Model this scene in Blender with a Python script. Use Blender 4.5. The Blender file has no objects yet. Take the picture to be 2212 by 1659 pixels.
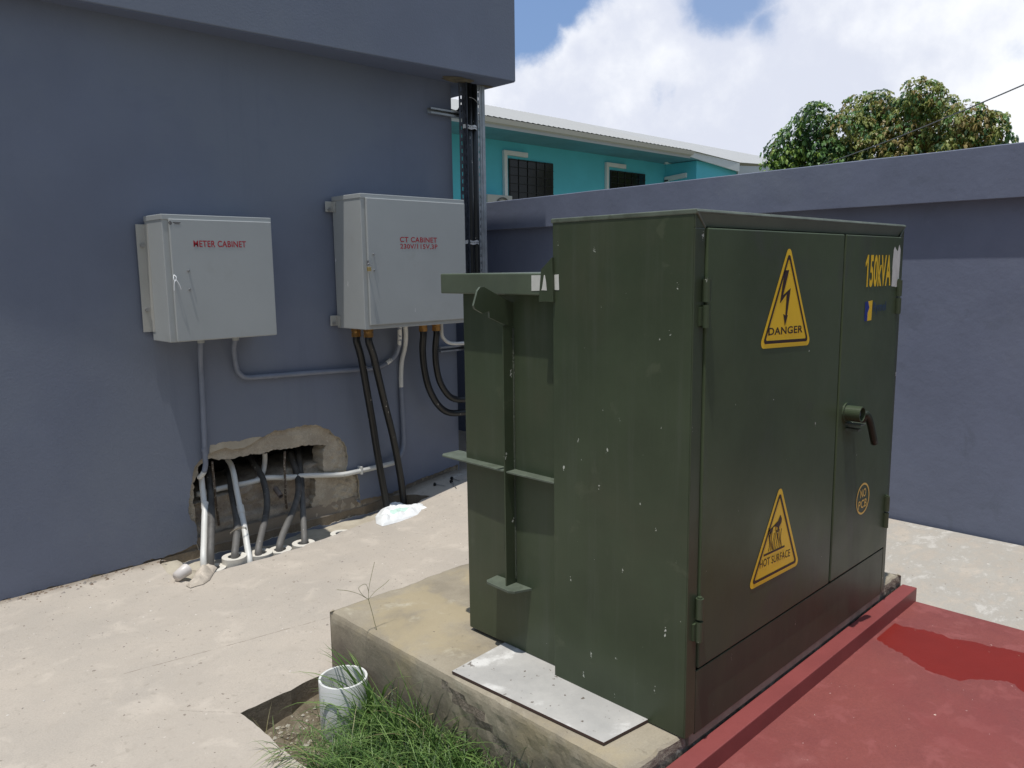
import bpy, bmesh, math, random
from math import sin, cos, pi, radians, sqrt, atan2
from mathutils import Vector, Matrix, noise, geometry
S = bpy.context.scene
COL = S.collection
rnd = random.Random(7)
# ------------------------------------------------------------------ camera
YAW, PITCH, ROLL = 0.79265088, 0.14479966, 0.01270275
FPX, CX, CY, CAMZ = 1713.84, 1106.0, 829.5, 1.6
def cam_axes():
    cz, sz = cos(YAW), sin(YAW)
    f = Vector((cz*cos(PITCH), sz*cos(PITCH), -sin(PITCH)))
    r = Vector((sz, -cz, 0)); d = f.cross(r)
    return r*cos(ROLL)+d*sin(ROLL), d*cos(ROLL)-r*sin(ROLL), f
AR, AD, AF = cam_axes()
C0 = Vector((0, 0, CAMZ))
def ray(x, y):
    return AR*((x-CX)/FPX) + AD*((y-CY)/FPX) + AF
def on(x, y, ax, val):          # survey point of the photograph on a real plane (axis ax = val)
    r = ray(x, y)
    return C0 + r*((val-C0[ax])/r[ax])
cam = bpy.data.cameras.new('camera'); co = bpy.data.objects.new('camera', cam); COL.objects.link(co)
cam.sensor_width = 36; cam.lens = FPX/2212*36; cam.clip_start = .05; cam.clip_end = 2000
co.matrix_world = Matrix.Translation(C0) @ Matrix((AR, -AD, -AF)).transposed().to_4x4()
S.camera = co
S.render.resolution_x, S.render.resolution_y = 1024, 768
# ------------------------------------------------------------------ light
SUN = Vector((-.20, -.06, 1)).normalized()
w = bpy.data.worlds.new('World'); S.world = w; w.use_nodes = True
nt = w.node_tree; nt.nodes.clear()
def N(t, nt_=None, **k):
    n = (nt_ or nt).nodes.new(t)
    for a, b in k.items(): setattr(n, a, b)
    return n
def L(a, b, nt_=None): (nt_ or nt).links.new(a, b)
def mth(nt_, op, a, b=None, c=None, clamp=False):
    n = nt_.nodes.new('ShaderNodeMath'); n.operation = op; n.use_clamp = clamp
    for i, v in enumerate((a, b, c)):
        if v is None: continue
        if isinstance(v, (int, float)): n.inputs[i].default_value = v
        else: nt_.links.new(v, n.inputs[i])
    return n.outputs[0]
def mixc(nt_, f, a, b, bt='MIX'):
    n = nt_.nodes.new('ShaderNodeMix'); n.data_type = 'RGBA'; n.blend_type = bt
    for i, v in ((0, f), (6, a), (7, b)):
        if isinstance(v, (int, float)): n.inputs[i].default_value = v
        elif isinstance(v, (tuple, list)): n.inputs[i].default_value = (*v[:3], 1)
        else: nt_.links.new(v, n.inputs[i])
    return n.outputs[2]
def ramp(nt_, v, a, b, smooth=True):
    n = nt_.nodes.new('ShaderNodeMapRange'); n.interpolation_type = 'SMOOTHSTEP' if smooth else 'LINEAR'
    nt_.links.new(v, n.inputs[0]); n.inputs[1].default_value = a; n.inputs[2].default_value = b
    return n.outputs[0]
def nse(nt_, vec, scale, detail=6, rough=.6, dist=0):
    n = nt_.nodes.new('ShaderNodeTexNoise'); n.inputs['Scale'].default_value = scale
    n.inputs['Detail'].default_value = detail; n.inputs['Roughness'].default_value = rough
    n.inputs['Distortion'].default_value = dist
    if vec is not None: nt_.links.new(vec, n.inputs['Vector'])
    return n
sky = N('ShaderNodeTexSky'); sky.sky_type = 'NISHITA'; sky.sun_disc = False
sky.sun_elevation = math.asin(SUN.z); sky.sun_rotation = atan2(SUN.x, SUN.y); sky.dust_density = .6
tc = N('ShaderNodeTexCoord'); gv = tc.outputs['Generated']
wob = nse(nt, gv, 9, 8, .62)
sub = N('ShaderNodeVectorMath', operation='SUBTRACT'); L(wob.outputs['Color'], sub.inputs[0]); sub.inputs[1].default_value = (.5, .5, .5)
scl = N('ShaderNodeVectorMath', operation='SCALE'); L(sub.outputs[0], scl.inputs[0]); scl.inputs['Scale'].default_value = .085
add = N('ShaderNodeVectorMath', operation='ADD'); L(gv, add.inputs[0]); L(scl.outputs[0], add.inputs[1])
def gap(x, y, r, edge, power=1.0):     # an opening of blue in the cloud, round a direction of the sky
    d = ray(x, y).normalized()
    n = N('ShaderNodeVectorMath', operation='DISTANCE'); L(add.outputs[0], n.inputs[0]); n.inputs[1].default_value = d
    return mth(nt, 'MULTIPLY', mth(nt, 'SUBTRACT', 1.0, ramp(nt, n.outputs['Value'], r-edge, r+edge)), power)
g = None
for a in ((1125, 10, .058, .012), (1235, -45, .046, .012), (1570, -40, .050, .016, .9), (1645, 45, .016, .016, .8), (1560, 20, .016, .016, .8), (1430, 203, .007, .010, .6), (2205, 112, .008, .014, .5), (900, -300, .16, .04)):
    v = gap(*a); g = v if g is None else mth(nt, 'MAXIMUM', g, v)
fwd = N('ShaderNodeVectorMath', operation='DOT_PRODUCT'); L(add.outputs[0], fwd.inputs[0]); fwd.inputs[1].default_value = ray(1500, 200).normalized()
bank = ramp(nt, fwd.outputs['Value'], .62, .80)      # the cloud bank fills the view; elsewhere broken cloud
c0_ = nse(nt, gv, 2.0, 8, .55, .3); broken = mth(nt, 'MULTIPLY', ramp(nt, c0_.outputs['Fac'], .56, .70), .8)
cov = mth(nt, 'SUBTRACT', mth(nt, 'MAXIMUM', bank, broken), g, clamp=True)
c1 = nse(nt, gv, 3.2, 7, .55, .2); c2 = nse(nt, gv, 11, 7, .6)
bl = mth(nt, 'ADD', mth(nt, 'MULTIPLY', c1.outputs['Fac'], .65), mth(nt, 'MULTIPLY', c2.outputs['Fac'], .35))
shade = ramp(nt, bl, .40, .60)
ccol = mixc(nt, shade, (7.6, 8.0, 9.2), (10.4, 10.6, 11.0))
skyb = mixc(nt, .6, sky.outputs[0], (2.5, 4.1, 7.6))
skyb = mixc(nt, bank, mixc(nt, 1.0, skyb, (1.95, 1.68, 1.32), 'MULTIPLY'), skyb)  # blue sky outside the bank brightened and warmed to lift the ambient fill
fin = mixc(nt, cov, skyb, ccol)
sp_ = N('ShaderNodeSeparateXYZ'); L(gv, sp_.inputs[0])      # unseen low sky behind the camera, dimmed to deepen the wall shade
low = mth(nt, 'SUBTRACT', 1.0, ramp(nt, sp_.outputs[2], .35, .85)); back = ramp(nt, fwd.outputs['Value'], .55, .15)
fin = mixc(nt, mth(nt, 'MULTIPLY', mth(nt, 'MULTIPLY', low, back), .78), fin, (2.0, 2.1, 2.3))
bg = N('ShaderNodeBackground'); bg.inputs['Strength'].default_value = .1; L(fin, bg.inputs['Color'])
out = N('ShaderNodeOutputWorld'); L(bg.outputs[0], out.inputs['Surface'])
sl = bpy.data.lights.new('sun', 'SUN'); sl.energy = 3.7; sl.angle = radians(.55); sl.color = (1, .955, .89)
so = bpy.data.objects.new('sun', sl); COL.objects.link(so); so.rotation_euler = SUN.to_track_quat('Z', 'Y').to_euler()
S.view_settings.view_transform = 'Standard'; S.view_settings.look = 'None'
S.view_settings.exposure = -.03; S.view_settings.gamma = 1
# ------------------------------------------------------------------ helpers
def tag(o, label=None, cat=None, group=None, kind=None):
    if label: o['label'] = label
    if cat: o['category'] = cat
    if group: o['group'] = group
    if kind: o['kind'] = kind
    return o
def empty(name, loc, label=None, cat=None, group=None, kind=None):
    o = bpy.data.objects.new(name, None); COL.objects.link(o); o.location = loc; o.empty_display_size = .1
    return tag(o, label, cat, group, kind)
def wloc(o):
    v = Vector((0, 0, 0))
    while o: v += o.location; o = o.parent
    return v
class MB:
    def __init__(s): s.v = []; s.f = []; s.m = []; s.cur = 0
    def add(s, vs, fs, m=None):
        k = len(s.v); s.v += [Vector(v) for v in vs]; s.f += [tuple(i+k for i in f) for f in fs]; s.m += [s.cur if m is None else m]*len(fs); return s
    def box(s, a, b):
        x0, y0, z0 = a; x1, y1, z1 = b
        return s.add([(x0, y0, z0), (x1, y0, z0), (x1, y1, z0), (x0, y1, z0), (x0, y0, z1), (x1, y0, z1), (x1, y1, z1), (x0, y1, z1)],
                     [(0, 3, 2, 1), (4, 5, 6, 7), (0, 1, 5, 4), (1, 2, 6, 5), (2, 3, 7, 6), (3, 0, 4, 7)])
    def prism(s, pts, d):
        n = len(pts); d = Vector(d); P = [Vector(p) for p in pts]
        return s.add(P+[p+d for p in P], [tuple(range(n))[::-1], tuple(range(n, 2*n))]+[(i, (i+1) % n, (i+1) % n+n, i+n) for i in range(n)])
    def tube(s, pts, r, n=12, cap=True, flat=1.0):
        P = [Vector(p) for p in pts]; R = r if isinstance(r, (list, tuple)) else [r]*len(P)
        vs = []; fs = []; up = None
        for i, p in enumerate(P):
            t = (P[min(i+1, len(P)-1)]-P[max(i-1, 0)]).normalized()
            if up is None: up = t.orthogonal().normalized()
            up = (up - t*up.dot(t)).normalized(); sd = t.cross(up)
            for k in range(n):
                a = 2*pi*k/n; vs.append(p+(up*cos(a)+sd*sin(a)*flat)*R[i])
        for i in range(len(P)-1):
            for k in range(n): fs.append((i*n+k, i*n+(k+1) % n, (i+1)*n+(k+1) % n, (i+1)*n+k))
        if cap: fs += [tuple(range(n))[::-1], tuple((len(P)-1)*n+k for k in range(n))]
        return s.add(vs, fs)
    def ring(s, c, ro, ri, h, n=40, ax='Z', jag=0):      # hollow cylinder, standing on c
        vs = []; fs = []
        for (r, z) in ((ro, 0), (ro, h), (ri, h), (ri, 0)):
            for k in range(n):
                a = 2*pi*k/n; q = (r*cos(a), r*sin(a), z)
                if ax == 'Y': q = (q[0], -q[2], q[1])
                vs.append(Vector(c)+Vector(q))
        for j in range(4):
            for k in range(n): fs.append((j*n+k, j*n+(k+1) % n, ((j+1) % 4)*n+(k+1) % n, ((j+1) % 4)*n+k))
        return s.add(vs, fs)
    def build(s, name, mats, parent=None, bevel=0, smooth=False, seg=2):
        me = bpy.data.meshes.new(name)
        if parent: base = wloc(parent)
        else:
            xs = [v.x for v in s.v]; ys = [v.y for v in s.v]
            base = Vector(((min(xs)+max(xs))/2, (min(ys)+max(ys))/2, min(v.z for v in s.v)))
        me.from_pydata([tuple(v-base) for v in s.v], [], s.f)
        o = bpy.data.objects.new(name, me); COL.objects.link(o)
        if parent: o.parent = parent
        else: o.location = base
        if not isinstance(mats, (list, tuple)): mats = [mats]
        for m in mats: me.materials.append(m)
        if len(mats) > 1: me.polygons.foreach_set('material_index', s.m)
        bm = bmesh.new(); bm.from_mesh(me); bmesh.ops.recalc_face_normals(bm, faces=bm.faces); bm.to_mesh(me); bm.free()
        if smooth: me.polygons.foreach_set('use_smooth', [True]*len(me.polygons))
        if bevel:
            md = o.modifiers.new('bevel', 'BEVEL'); md.width = bevel; md.segments = seg; md.limit_method = 'ANGLE'; md.angle_limit = radians(40)
        me.update(); return o
def sm(pts, k=6):                       # Catmull-Rom through the points
    P = [Vector(p) for p in pts]; P = [P[0]*2-P[1]]+P+[P[-1]*2-P[-2]]; o = []
    for i in range(1, len(P)-2):
        for j in range(k):
            t = j/k; a, b, c, d = P[i-1:i+3]
            o.append(.5*((2*b)+(c-a)*t+(2*a-5*b+4*c-d)*t*t+(3*b-a-3*c+d)*t**3))
    o.append(P[-2]); return o
def inside(p, poly):
    x, y = p; c = False; n = len(poly); j = n-1
    for i in range(n):
        xi, yi = poly[i]; xj, yj = poly[j]
        if (yi > y) != (yj > y) and x < (xj-xi)*(y-yi)/(yj-yi)+xi: c = not c
        j = i
    return c
def rag(poly, step, amp, seed=0, keep=None):    # ragged copy of an outline
    o = []
    n = len(poly)
    for i in range(n):
        a = Vector(poly[i]); b = Vector(poly[(i+1) % n]); m = max(1, int((b-a).length/step))
        nr = Vector((-(b-a).y, (b-a).x)).normalized() if (b-a).length else Vector((0, 0))
        for k in range(m):
            p = a.lerp(b, k/m)
            if not (keep and (keep(a) and keep(b))):
                q = noise.noise(Vector((p.x*14+seed, p.y*14, seed)))*1.2+noise.noise(Vector((p.x*50+seed, p.y*50, seed)))*.8
                p = p+nr*q*amp
            o.append((p.x, p.y))
    return o
def panel(outer, holes, step, regions=(), jitter=0):       # 2D triangulation: verts, tris, region per tri
    V = []; E = []
    for loop in [outer]+list(holes)+[r for r in regions]:
        k = len(V); V += [Vector(p) for p in loop]; E += [(k+i, k+(i+1) % len(loop)) for i in range(len(loop))]
    if step:
        xs = [p[0] for p in outer]; ys = [p[1] for p in outer]
        nx = int((max(xs)-min(xs))/step); ny = int((max(ys)-min(ys))/step)
        for i in range(1, nx):
            for j in range(1, ny):
                p = (min(xs)+i*step+rnd.uniform(-.2, .2)*step, min(ys)+j*step+rnd.uniform(-.2, .2)*step)
                if inside(p, outer) and not any(inside(p, h) for h in holes): V.append(Vector(p))
    r = geometry.delaunay_2d_cdt(V, E, [], 0, 1e-6)
    vv, ff = r[0], r[2]; out = []; reg = []
    for f in ff:
        c = sum((vv[i] for i in f), Vector((0, 0)))/len(f)
        if inside(c, outer) and not any(inside(c, h) for h in holes):
            out.append(tuple(f)); reg.append(next((k+1 for k, g_ in enumerate(regions) if inside(c, g_)), 0))
    return vv, out, reg
def slab(mb, outer, holes, step, fn, depth, regions=(), sidemat=None):
    vv, ff, reg = panel(outer, holes, step, regions)
    top = [fn(v.x, v.y) for v in vv]; k = len(top); depth = Vector(depth)
    vs = top+[p+depth for p in top]; fs = list(ff); ms = list(reg)
    cnt = {}
    for f in ff:
        for i in range(len(f)):
            e = (f[i], f[(i+1) % len(f)]); cnt[tuple(sorted(e))] = cnt.get(tuple(sorted(e)), 0)+1
    for f in ff:
        for i in range(len(f)):
            a, b = f[i], f[(i+1) % len(f)]
            if cnt[tuple(sorted((a, b)))] == 1: fs.append((b, a, a+k, b+k)); ms.append(sidemat or 0)
    kk = len(mb.v); mb.v += vs; mb.f += [tuple(i+kk for i in f) for f in fs]; mb.m += ms
    return mb
def nosub(o): return o
# ------------------------------------------------------------------ materials
def mat(name, col, rough=.6, metal=0, bump=0, bscale=40, var=0, vscale=3, col2=None, spots=None, extra=None, coat=0, spec=.5, stretch=None, fine=0):
    m = bpy.data.materials.new(name); m.use_nodes = True; t = m.node_tree; b = t.nodes['Principled BSDF']
    b.inputs['Roughness'].default_value = rough; b.inputs['Metallic'].default_value = metal
    b.inputs['Specular IOR Level'].default_value = spec; b.inputs['Coat Weight'].default_value = coat
    geo = t.nodes.new('ShaderNodeNewGeometry'); pos = geo.outputs['Position']
    if stretch:
        mp = t.nodes.new('ShaderNodeMapping'); mp.inputs['Scale'].default_value = stretch; t.links.new(pos, mp.inputs[0]); pos2 = mp.outputs[0]
    else: pos2 = pos
    c = None
    if var or col2:
        a = nse(t, pos2, vscale, 9, .62); fac = ramp(t, a.outputs['Fac'], .32, .68)
        c2 = col2 or tuple(x*(1-var) for x in col)
        c = mixc(t, fac, c2, col)
    if fine:
        a = nse(t, pos, 160, 4, .7); f = ramp(t, a.outputs['Fac'], .3, .7)
        c = mixc(t, f, mixc(t, 1.0, c if c is not None else col, (1-fine, 1-fine, 1-fine), 'MULTIPLY'), c if c is not None else col)
    if extra: c = extra(t, pos, c if c is not None else mixc(t, 0.0, col, col), b)
    if c is None: b.inputs['Base Color'].default_value = (*col, 1)
    else: t.links.new(c, b.inputs['Base Color'])
    if bump:
        a = nse(t, pos, bscale, 8, .65); bp = t.nodes.new('ShaderNodeBump'); bp.inputs['Strength'].default_value = 1; bp.inputs['Distance'].default_value = bump
        t.links.new(a.outputs['Fac'], bp.inputs['Height']); t.links.new(bp.outputs[0], b.inputs['Normal'])
    return m
def specks(scale, thr, keep, col, squash=(1, 1, .35)):
    def f(t, pos, c, b):
        mp = t.nodes.new('ShaderNodeMapping'); mp.inputs['Scale'].default_value = squash; t.links.new(pos, mp.inputs[0])
        wn = nse(t, pos, 90, 3); 
        ad = t.nodes.new('ShaderNodeVectorMath'); ad.operation = 'MULTIPLY_ADD'; t.links.new(wn.outputs['Color'], ad.inputs[0]); ad.inputs[1].default_value = (.02, .02, .02); t.links.new(mp.outputs[0], ad.inputs[2])
        v = t.nodes.new('ShaderNodeTexVoronoi'); v.inputs['Scale'].default_value = scale; t.links.new(ad.outputs[0], v.inputs['Vector'])
        sx = t.nodes.new('ShaderNodeSeparateColor'); t.links.new(v.outputs['Color'], sx.inputs[0])
        rad = mth(t, 'MULTIPLY', sx.outputs[1], thr)
        near = mth(t, 'LESS_THAN', v.outputs['Distance'], rad); kp = mth(t, 'GREATER_THAN', sx.outputs[0], keep)
        return mixc(t, mth(t, 'MULTIPLY', near, kp), c, col)
    return f
def chain(*fs):
    def f(t, pos, c, b):
        for g_ in fs: c = g_(t, pos, c, b)
        return c
    return f
def zgrime(z0, z1, col, amt=.8, scale=(9, 9, 1.2)):     # dirt washed up from the foot, streaky edge
    def f(t, pos, c, b):
        s = t.nodes.new('ShaderNodeSeparateXYZ'); t.links.new(pos, s.inputs[0])
        mp = t.nodes.new('ShaderNodeMapping'); mp.inputs['Scale'].default_value = scale; t.links.new(pos, mp.inputs[0])
        a = nse(t, mp.outputs[0], 1.6, 6, .6)
        h = mth(t, 'ADD', s.outputs[2], mth(t, 'MULTIPLY', mth(t, 'SUBTRACT', a.outputs['Fac'], .5), (z1-z0)*1.3))
        k = mth(t, 'MULTIPLY', mth(t, 'SUBTRACT', 1.0, ramp(t, h, z0, z1)), amt)
        return mixc(t, k, c, col)
    return f
def patches(scale, lo, hi, col, amt=1, detail=8, dist=.3):
    def f(t, pos, c, b):
        a = nse(t, pos, scale, detail, .6, dist); k = mth(t, 'MULTIPLY', ramp(t, a.outputs['Fac'], lo, hi), amt)
        return mixc(t, k, c, col)
    return f
def streaks(t, pos, c, b):
    mp = t.nodes.new('ShaderNodeMapping'); mp.inputs['Scale'].default_value = (14, 14, .8); t.links.new(pos, mp.inputs[0])
    a = nse(t, mp.outputs[0], 1.5, 6, .65); k = mth(t, 'MULTIPLY', ramp(t, a.outputs['Fac'], .5, .75), .35)
    a2 = nse(t, pos, 5, 6, .6); b.inputs['Roughness'].default_value = .35
    t.links.new(mth(t, 'ADD', mth(t, 'MULTIPLY', a2.outputs['Fac'], .3), .22), b.inputs['Roughness'])
    return mixc(t, k, c, (.085, .098, .075))
def crackline(p, q, wdt, col, wob=.02, amt=.6):           # hairline joint between two ground points
    p = Vector(p); q = Vector(q); d = (q-p); ln = d.length; d = d/ln; nn = Vector((-d.y, d.x))
    def f(t, pos, c, b):
        s = t.nodes.new('ShaderNodeSeparateXYZ'); t.links.new(pos, s.inputs[0])
        a = nse(t, pos, 6, 6, .7)
        u = mth(t, 'ADD', mth(t, 'MULTIPLY', s.outputs[0], nn.x), mth(t, 'ADD', mth(t, 'MULTIPLY', s.outputs[1], nn.y), -(p.x*nn.x+p.y*nn.y)))
        u = mth(t, 'ADD', u, mth(t, 'MULTIPLY', mth(t, 'SUBTRACT', a.outputs['Fac'], .5), wob))
        al = mth(t, 'ADD', mth(t, 'MULTIPLY', s.outputs[0], d.x), mth(t, 'ADD', mth(t, 'MULTIPLY', s.outputs[1], d.y), -(p.x*d.x+p.y*d.y)))
        k = mth(t, 'LESS_THAN', mth(t, 'ABSOLUTE', u), wdt)
        k = mth(t, 'MULTIPLY', k, mth(t, 'MULTIPLY', mth(t, 'GREATER_THAN', al, 0.0), mth(t, 'LESS_THAN', al, ln)))
        a2 = nse(t, pos, 25, 4); k = mth(t, 'MULTIPLY', k, ramp(t, a2.outputs['Fac'], .35, .6))
        return mixc(t, mth(t, 'MULTIPLY', k, amt), c, col)
    return f
j0 = on(262, 1458, 2, 0).xy; j1 = on(735, 1328, 2, 0).xy; k0 = on(385, 1535, 2, 0).xy; k1 = on(524, 1540, 2, 0).xy
M = {}
def rainmarks(t, pos, c, b):
    mp = t.nodes.new('ShaderNodeMapping'); mp.inputs['Scale'].default_value = (5, 5, .45); t.links.new(pos, mp.inputs[0])
    a = nse(t, mp.outputs[0], 1.3, 7, .6); return mixc(t, mth(t, 'MULTIPLY', ramp(t, a.outputs['Fac'], .56, .72), .30), c, (.125, .145, .20))
def farwash(t, pos, c, b):       # cement laitance on the slab beyond the plinth
    s_ = t.nodes.new('ShaderNodeSeparateXYZ'); t.links.new(pos, s_.inputs[0])
    mp = t.nodes.new('ShaderNodeMapping'); mp.inputs['Scale'].default_value = (1, 1.6, 1); t.links.new(pos, mp.inputs[0])
    a = nse(t, mp.outputs[0], 5.5, 14, .78, .15); k = mth(t, 'MULTIPLY', ramp(t, s_.outputs[0], 3.4, 3.7), .7)
    c = mixc(t, mth(t, 'MULTIPLY', k, ramp(t, a.outputs['Fac'], .40, .54)), c, (.37, .355, .32))
    return mixc(t, mth(t, 'MULTIPLY', k, ramp(t, a.outputs['Fac'], .53, .63)), c, (.56, .54, .50))
def walldirt(t, pos, c, b):      # dirt gathered along the foot of the building wall
    s_ = t.nodes.new('ShaderNodeSeparateXYZ'); t.links.new(pos, s_.inputs[0])
    a = nse(t, pos, 7, 8, .7); u = mth(t, 'ADD', s_.outputs[1], mth(t, 'MULTIPLY', mth(t, 'SUBTRACT', a.outputs['Fac'], .5), .22))
    return mixc(t, mth(t, 'MULTIPLY', ramp(t, u, 4.34, 4.46), .75), c, (.20, .165, .125))
M['slab'] = mat('pale_concrete', (.495, .440, .372), .9, bump=.002, bscale=55, col2=(.43, .387, .333), vscale=1.6, fine=.14,
    extra=chain(patches(1.3, .48, .66, (.42, .375, .32), .5, 10, .8), patches(5, .52, .70, (.56, .50, .425), .5, 10, .6), patches(13, .54, .68, (.39, .345, .29), .40, 9, .5), patches(34, .58, .70, (.30, .265, .22), .45, 6), farwash, walldirt,
                specks(24, .17, .80, (.24, .205, .17), (1, 1, 1)), specks(52, .2, .86, (.2, .17, .14), (1, 1, 1)), specks(30, .10, .88, (.74, .70, .64), (1, 1, 1)), crackline(j0, j1, .0026, (.2, .165, .13), .02, .75), crackline(k0, k1, .0018, (.2, .17, .14), .03, .7)))
M['slabside'] = mat('broken_slab_edge', (.26, .215, .16), .95, bump=.006, bscale=40, col2=(.19, .155, .115), vscale=9, fine=.2)
M['soil'] = mat('gravelly_soil', (.24, .20, .145), .95, bump=.02, bscale=45, col2=(.12, .095, .06), vscale=12, extra=chain(specks(60, .3, .6, (.42, .39, .32), (1, 1, 1))))
M['earth'] = mat('earth', (.20, .18, .14), .95, col2=(.12, .13, .07), vscale=.3)
M['pad'] = mat('stained_concrete', (.37, .325, .245), .75, bump=.002, bscale=50, col2=(.27, .235, .175), vscale=3.5, fine=.12,
    extra=chain(patches(2.2, .5, .62, (.40, .33, .20), .6), patches(9, .56, .72, (.50, .46, .36), .6), patches(22, .64, .72, (.2, .17, .12), .6), specks(28, .14, .88, (.16, .13, .1), (1, 1, 1)),
                zgrime(.02, .22, (.15, .125, .10), .85, (5, 5, 3))))
M['padrough'] = mat('pitted_concrete', (.27, .235, .19), .95, bump=.014, bscale=28, col2=(.19, .155, .12), vscale=8, fine=.25,
    extra=chain(patches(14, .58, .66, (.34, .32, .28), .8), patches(6, .62, .7, (.28, .2, .1), .5), specks(50, .2, .8, (.5, .48, .42), (1, 1, 1))))
M['wall'] = mat('blue_grey_paint', (.162, .186, .252), .62, bump=.0012, bscale=90, var=.10, vscale=1.3, spec=.35, extra=chain(patches(.7, .42, .62, (.178, .202, .250), .6), patches(3.5, .56, .7, (.148, .170, .232), .45, 8, .6), patches(14, .66, .74, (.20, .22, .26), .3), rainmarks))
M['wallb'] = mat('blue_grey_weathered_paint', (.165, .188, .262), .62, bump=.0022, bscale=16, var=.13, vscale=2.2, spec=.35,
    extra=chain(patches(5, .58, .68, (.135, .155, .21), .6, 9, .8), patches(24, .66, .72, (.22, .235, .27), .4), patches(1.1, .5, .7, (.185, .21, .27), .7)))
M['primer'] = mat('bare_render', (.50, .455, .365), .9, bump=.002, bscale=60, col2=(.40, .355, .28), vscale=9, fine=.12)
M['chip'] = mat('chipped_concrete', (.50, .445, .355), .95, bump=.006, bscale=45, col2=(.38, .33, .26), vscale=10, fine=.2, extra=patches(30, .62, .7, (.6, .56, .48), .5))
M['rubble'] = mat('rough_broken_concrete', (.52, .45, .36), .95, bump=.014, bscale=30, col2=(.33, .275, .22), vscale=9, fine=.25, extra=chain(patches(12, .58, .68, (.42, .38, .31), .7), patches(22, .64, .7, (.09, .06, .05), .7)))
M['cavity'] = mat('cavity_dark', (.035, .03, .025), .95)  # near-black colour paints in the dark of the hole and collar mouths
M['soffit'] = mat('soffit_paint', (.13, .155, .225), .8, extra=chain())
GR = (.058, .078, .044)
M['green'] = mat('olive_green_enamel', GR, .34, bump=.0006, bscale=18, var=.25, vscale=2.2, spec=.34,
    extra=chain(patches(1.6, .45, .65, (.066, .074, .044), .7), patches(9, .62, .70, (.085, .10, .062), .5), specks(15, .12, .64, (.62, .64, .58)), specks(34, .15, .74, (.5, .52, .46)), specks(5, .038, .6, (.6, .6, .55), (1, 1, .7)), streaks))
M['greenfront'] = mat('olive_green_enamel_dirty_foot', (.072, .098, .052), .30, bump=.0006, bscale=14, var=.25, vscale=2.0, spec=.22,
    extra=chain(zgrime(.30, .86, (.062, .084, .056), .85), patches(3, .55, .7, (.065, .072, .06), .5), specks(13, .11, .5, (.6, .6, .55), (1, 1, .3)), specks(30, .14, .8, (.5, .5, .45), (1, 1, .3)), streaks, zgrime(.26, .50, (.040, .050, .034), .75)))
M['greenlid'] = mat('lighter_olive_lid', (.098, .122, .082), .42, var=.2, vscale=5, extra=chain(patches(7, .5, .7, (.08, .10, .07), .6), specks(30, .15, .82, (.4, .42, .36))))  # lid and roof fascia enamel, a lighter olive than the cabinet
M['greenedge'] = mat('lighter_green_enamel', (.12, .145, .11), .5, var=.3, vscale=12, extra=patches(16, .55, .65, (.07, .085, .06), .8))  # lighter green; on the lug it puts the edge highlight into the colour
M['black'] = mat('black_rubber', (.012, .012, .012), .45, var=.2)
M['gap'] = mat('dark_gap', (.008, .009, .008), .9)
M['yellow'] = mat('yellow_vinyl', (.86, .56, .02), .42, var=.08, vscale=6)
M['ink'] = mat('brown_black_ink', (.030, .012, .010), .5)
M['paleyellow'] = mat('faded_yellow_vinyl', (.78, .52, .12), .5, var=.1, vscale=10)
M['blueink'] = mat('blue_ink', (.012, .03, .22), .5)
M['whitepaint'] = mat('brushed_white_paint', (.62, .62, .58), .7, var=.12, vscale=30)
M['redpaint'] = mat('red_floor_paint', (.25, .067, .057), .62, bump=.0016, bscale=70, col2=(.205, .052, .049), vscale=2.5, fine=.16,
    extra=chain(patches(11, .52, .66, (.30, .092, .086), .5, 10, .5), patches(1.2, .5, .62, (.225, .050, .046), .6, 10, .6), specks(44, .10, .78, (.62, .42, .38), (1, 1, 1)), patches(4, .58, .75, (.32, .115, .105), .5), patches(60, .70, .74, (.5, .32, .28), .5), specks(22, .07, .72, (.75, .6, .5), (1, 1, 1))))
M['redwet'] = mat('wet_red_floor_paint', (.205, .019, .013), .38, bump=.0008, bscale=60, var=.1, vscale=5, extra=specks(22, .07, .75, (.7, .5, .4), (1, 1, 1)))
M['redkerb'] = mat('red_kerb_paint', (.25, .060, .056), .5, bump=.001, bscale=50, var=.15, vscale=6)
M['cab'] = mat('light_grey_powder_coat', (.385, .405, .405), .5, var=.07, vscale=2, extra=chain(specks(16, .08, .85, (.66, .66, .66)), patches(6, .56, .72, (.34, .35, .34), .5)))
M['cabside'] = mat('light_grey_powder_coat_flange', (.40, .40, .375), .5)
M['redtext'] = mat('red_stencil_paint', (.42, .02, .035), .6, var=.2, vscale=60)
M['steel'] = mat('zinc_steel', (.45, .45, .45), .4, .8, var=.2, vscale=40)
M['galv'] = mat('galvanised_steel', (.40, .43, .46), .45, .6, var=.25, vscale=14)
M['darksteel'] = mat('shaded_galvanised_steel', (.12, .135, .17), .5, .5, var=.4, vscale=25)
M['brass'] = mat('brass', (.50, .27, .09), .35, .85, var=.3, vscale=40)
M['brasslock'] = mat('brass_padlock_body', (.55, .42, .18), .4, .7)
M['pvcgrey'] = mat('conduit_painted_grey', (.20, .225, .285), .5, var=.15, vscale=12)
M['pvcwhite'] = mat('white_pvc', (.66, .66, .63), .45, var=.10, vscale=9, extra=patches(45, .66, .70, (.25, .23, .2), .7))
M['pvcpeel'] = mat('white_conduit_with_peeling_grey_paint', (.66, .66, .63), .5, extra=chain(patches(9, .50, .52, (.20, .225, .285), .95, 5, 0)))
M['collar'] = mat('cream_pipe_collar', (.68, .65, .58), .6, var=.08, vscale=20)
M['collarside'] = mat('cream_pipe_collar_side', (.60, .56, .50), .7, var=.1, vscale=20)
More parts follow.
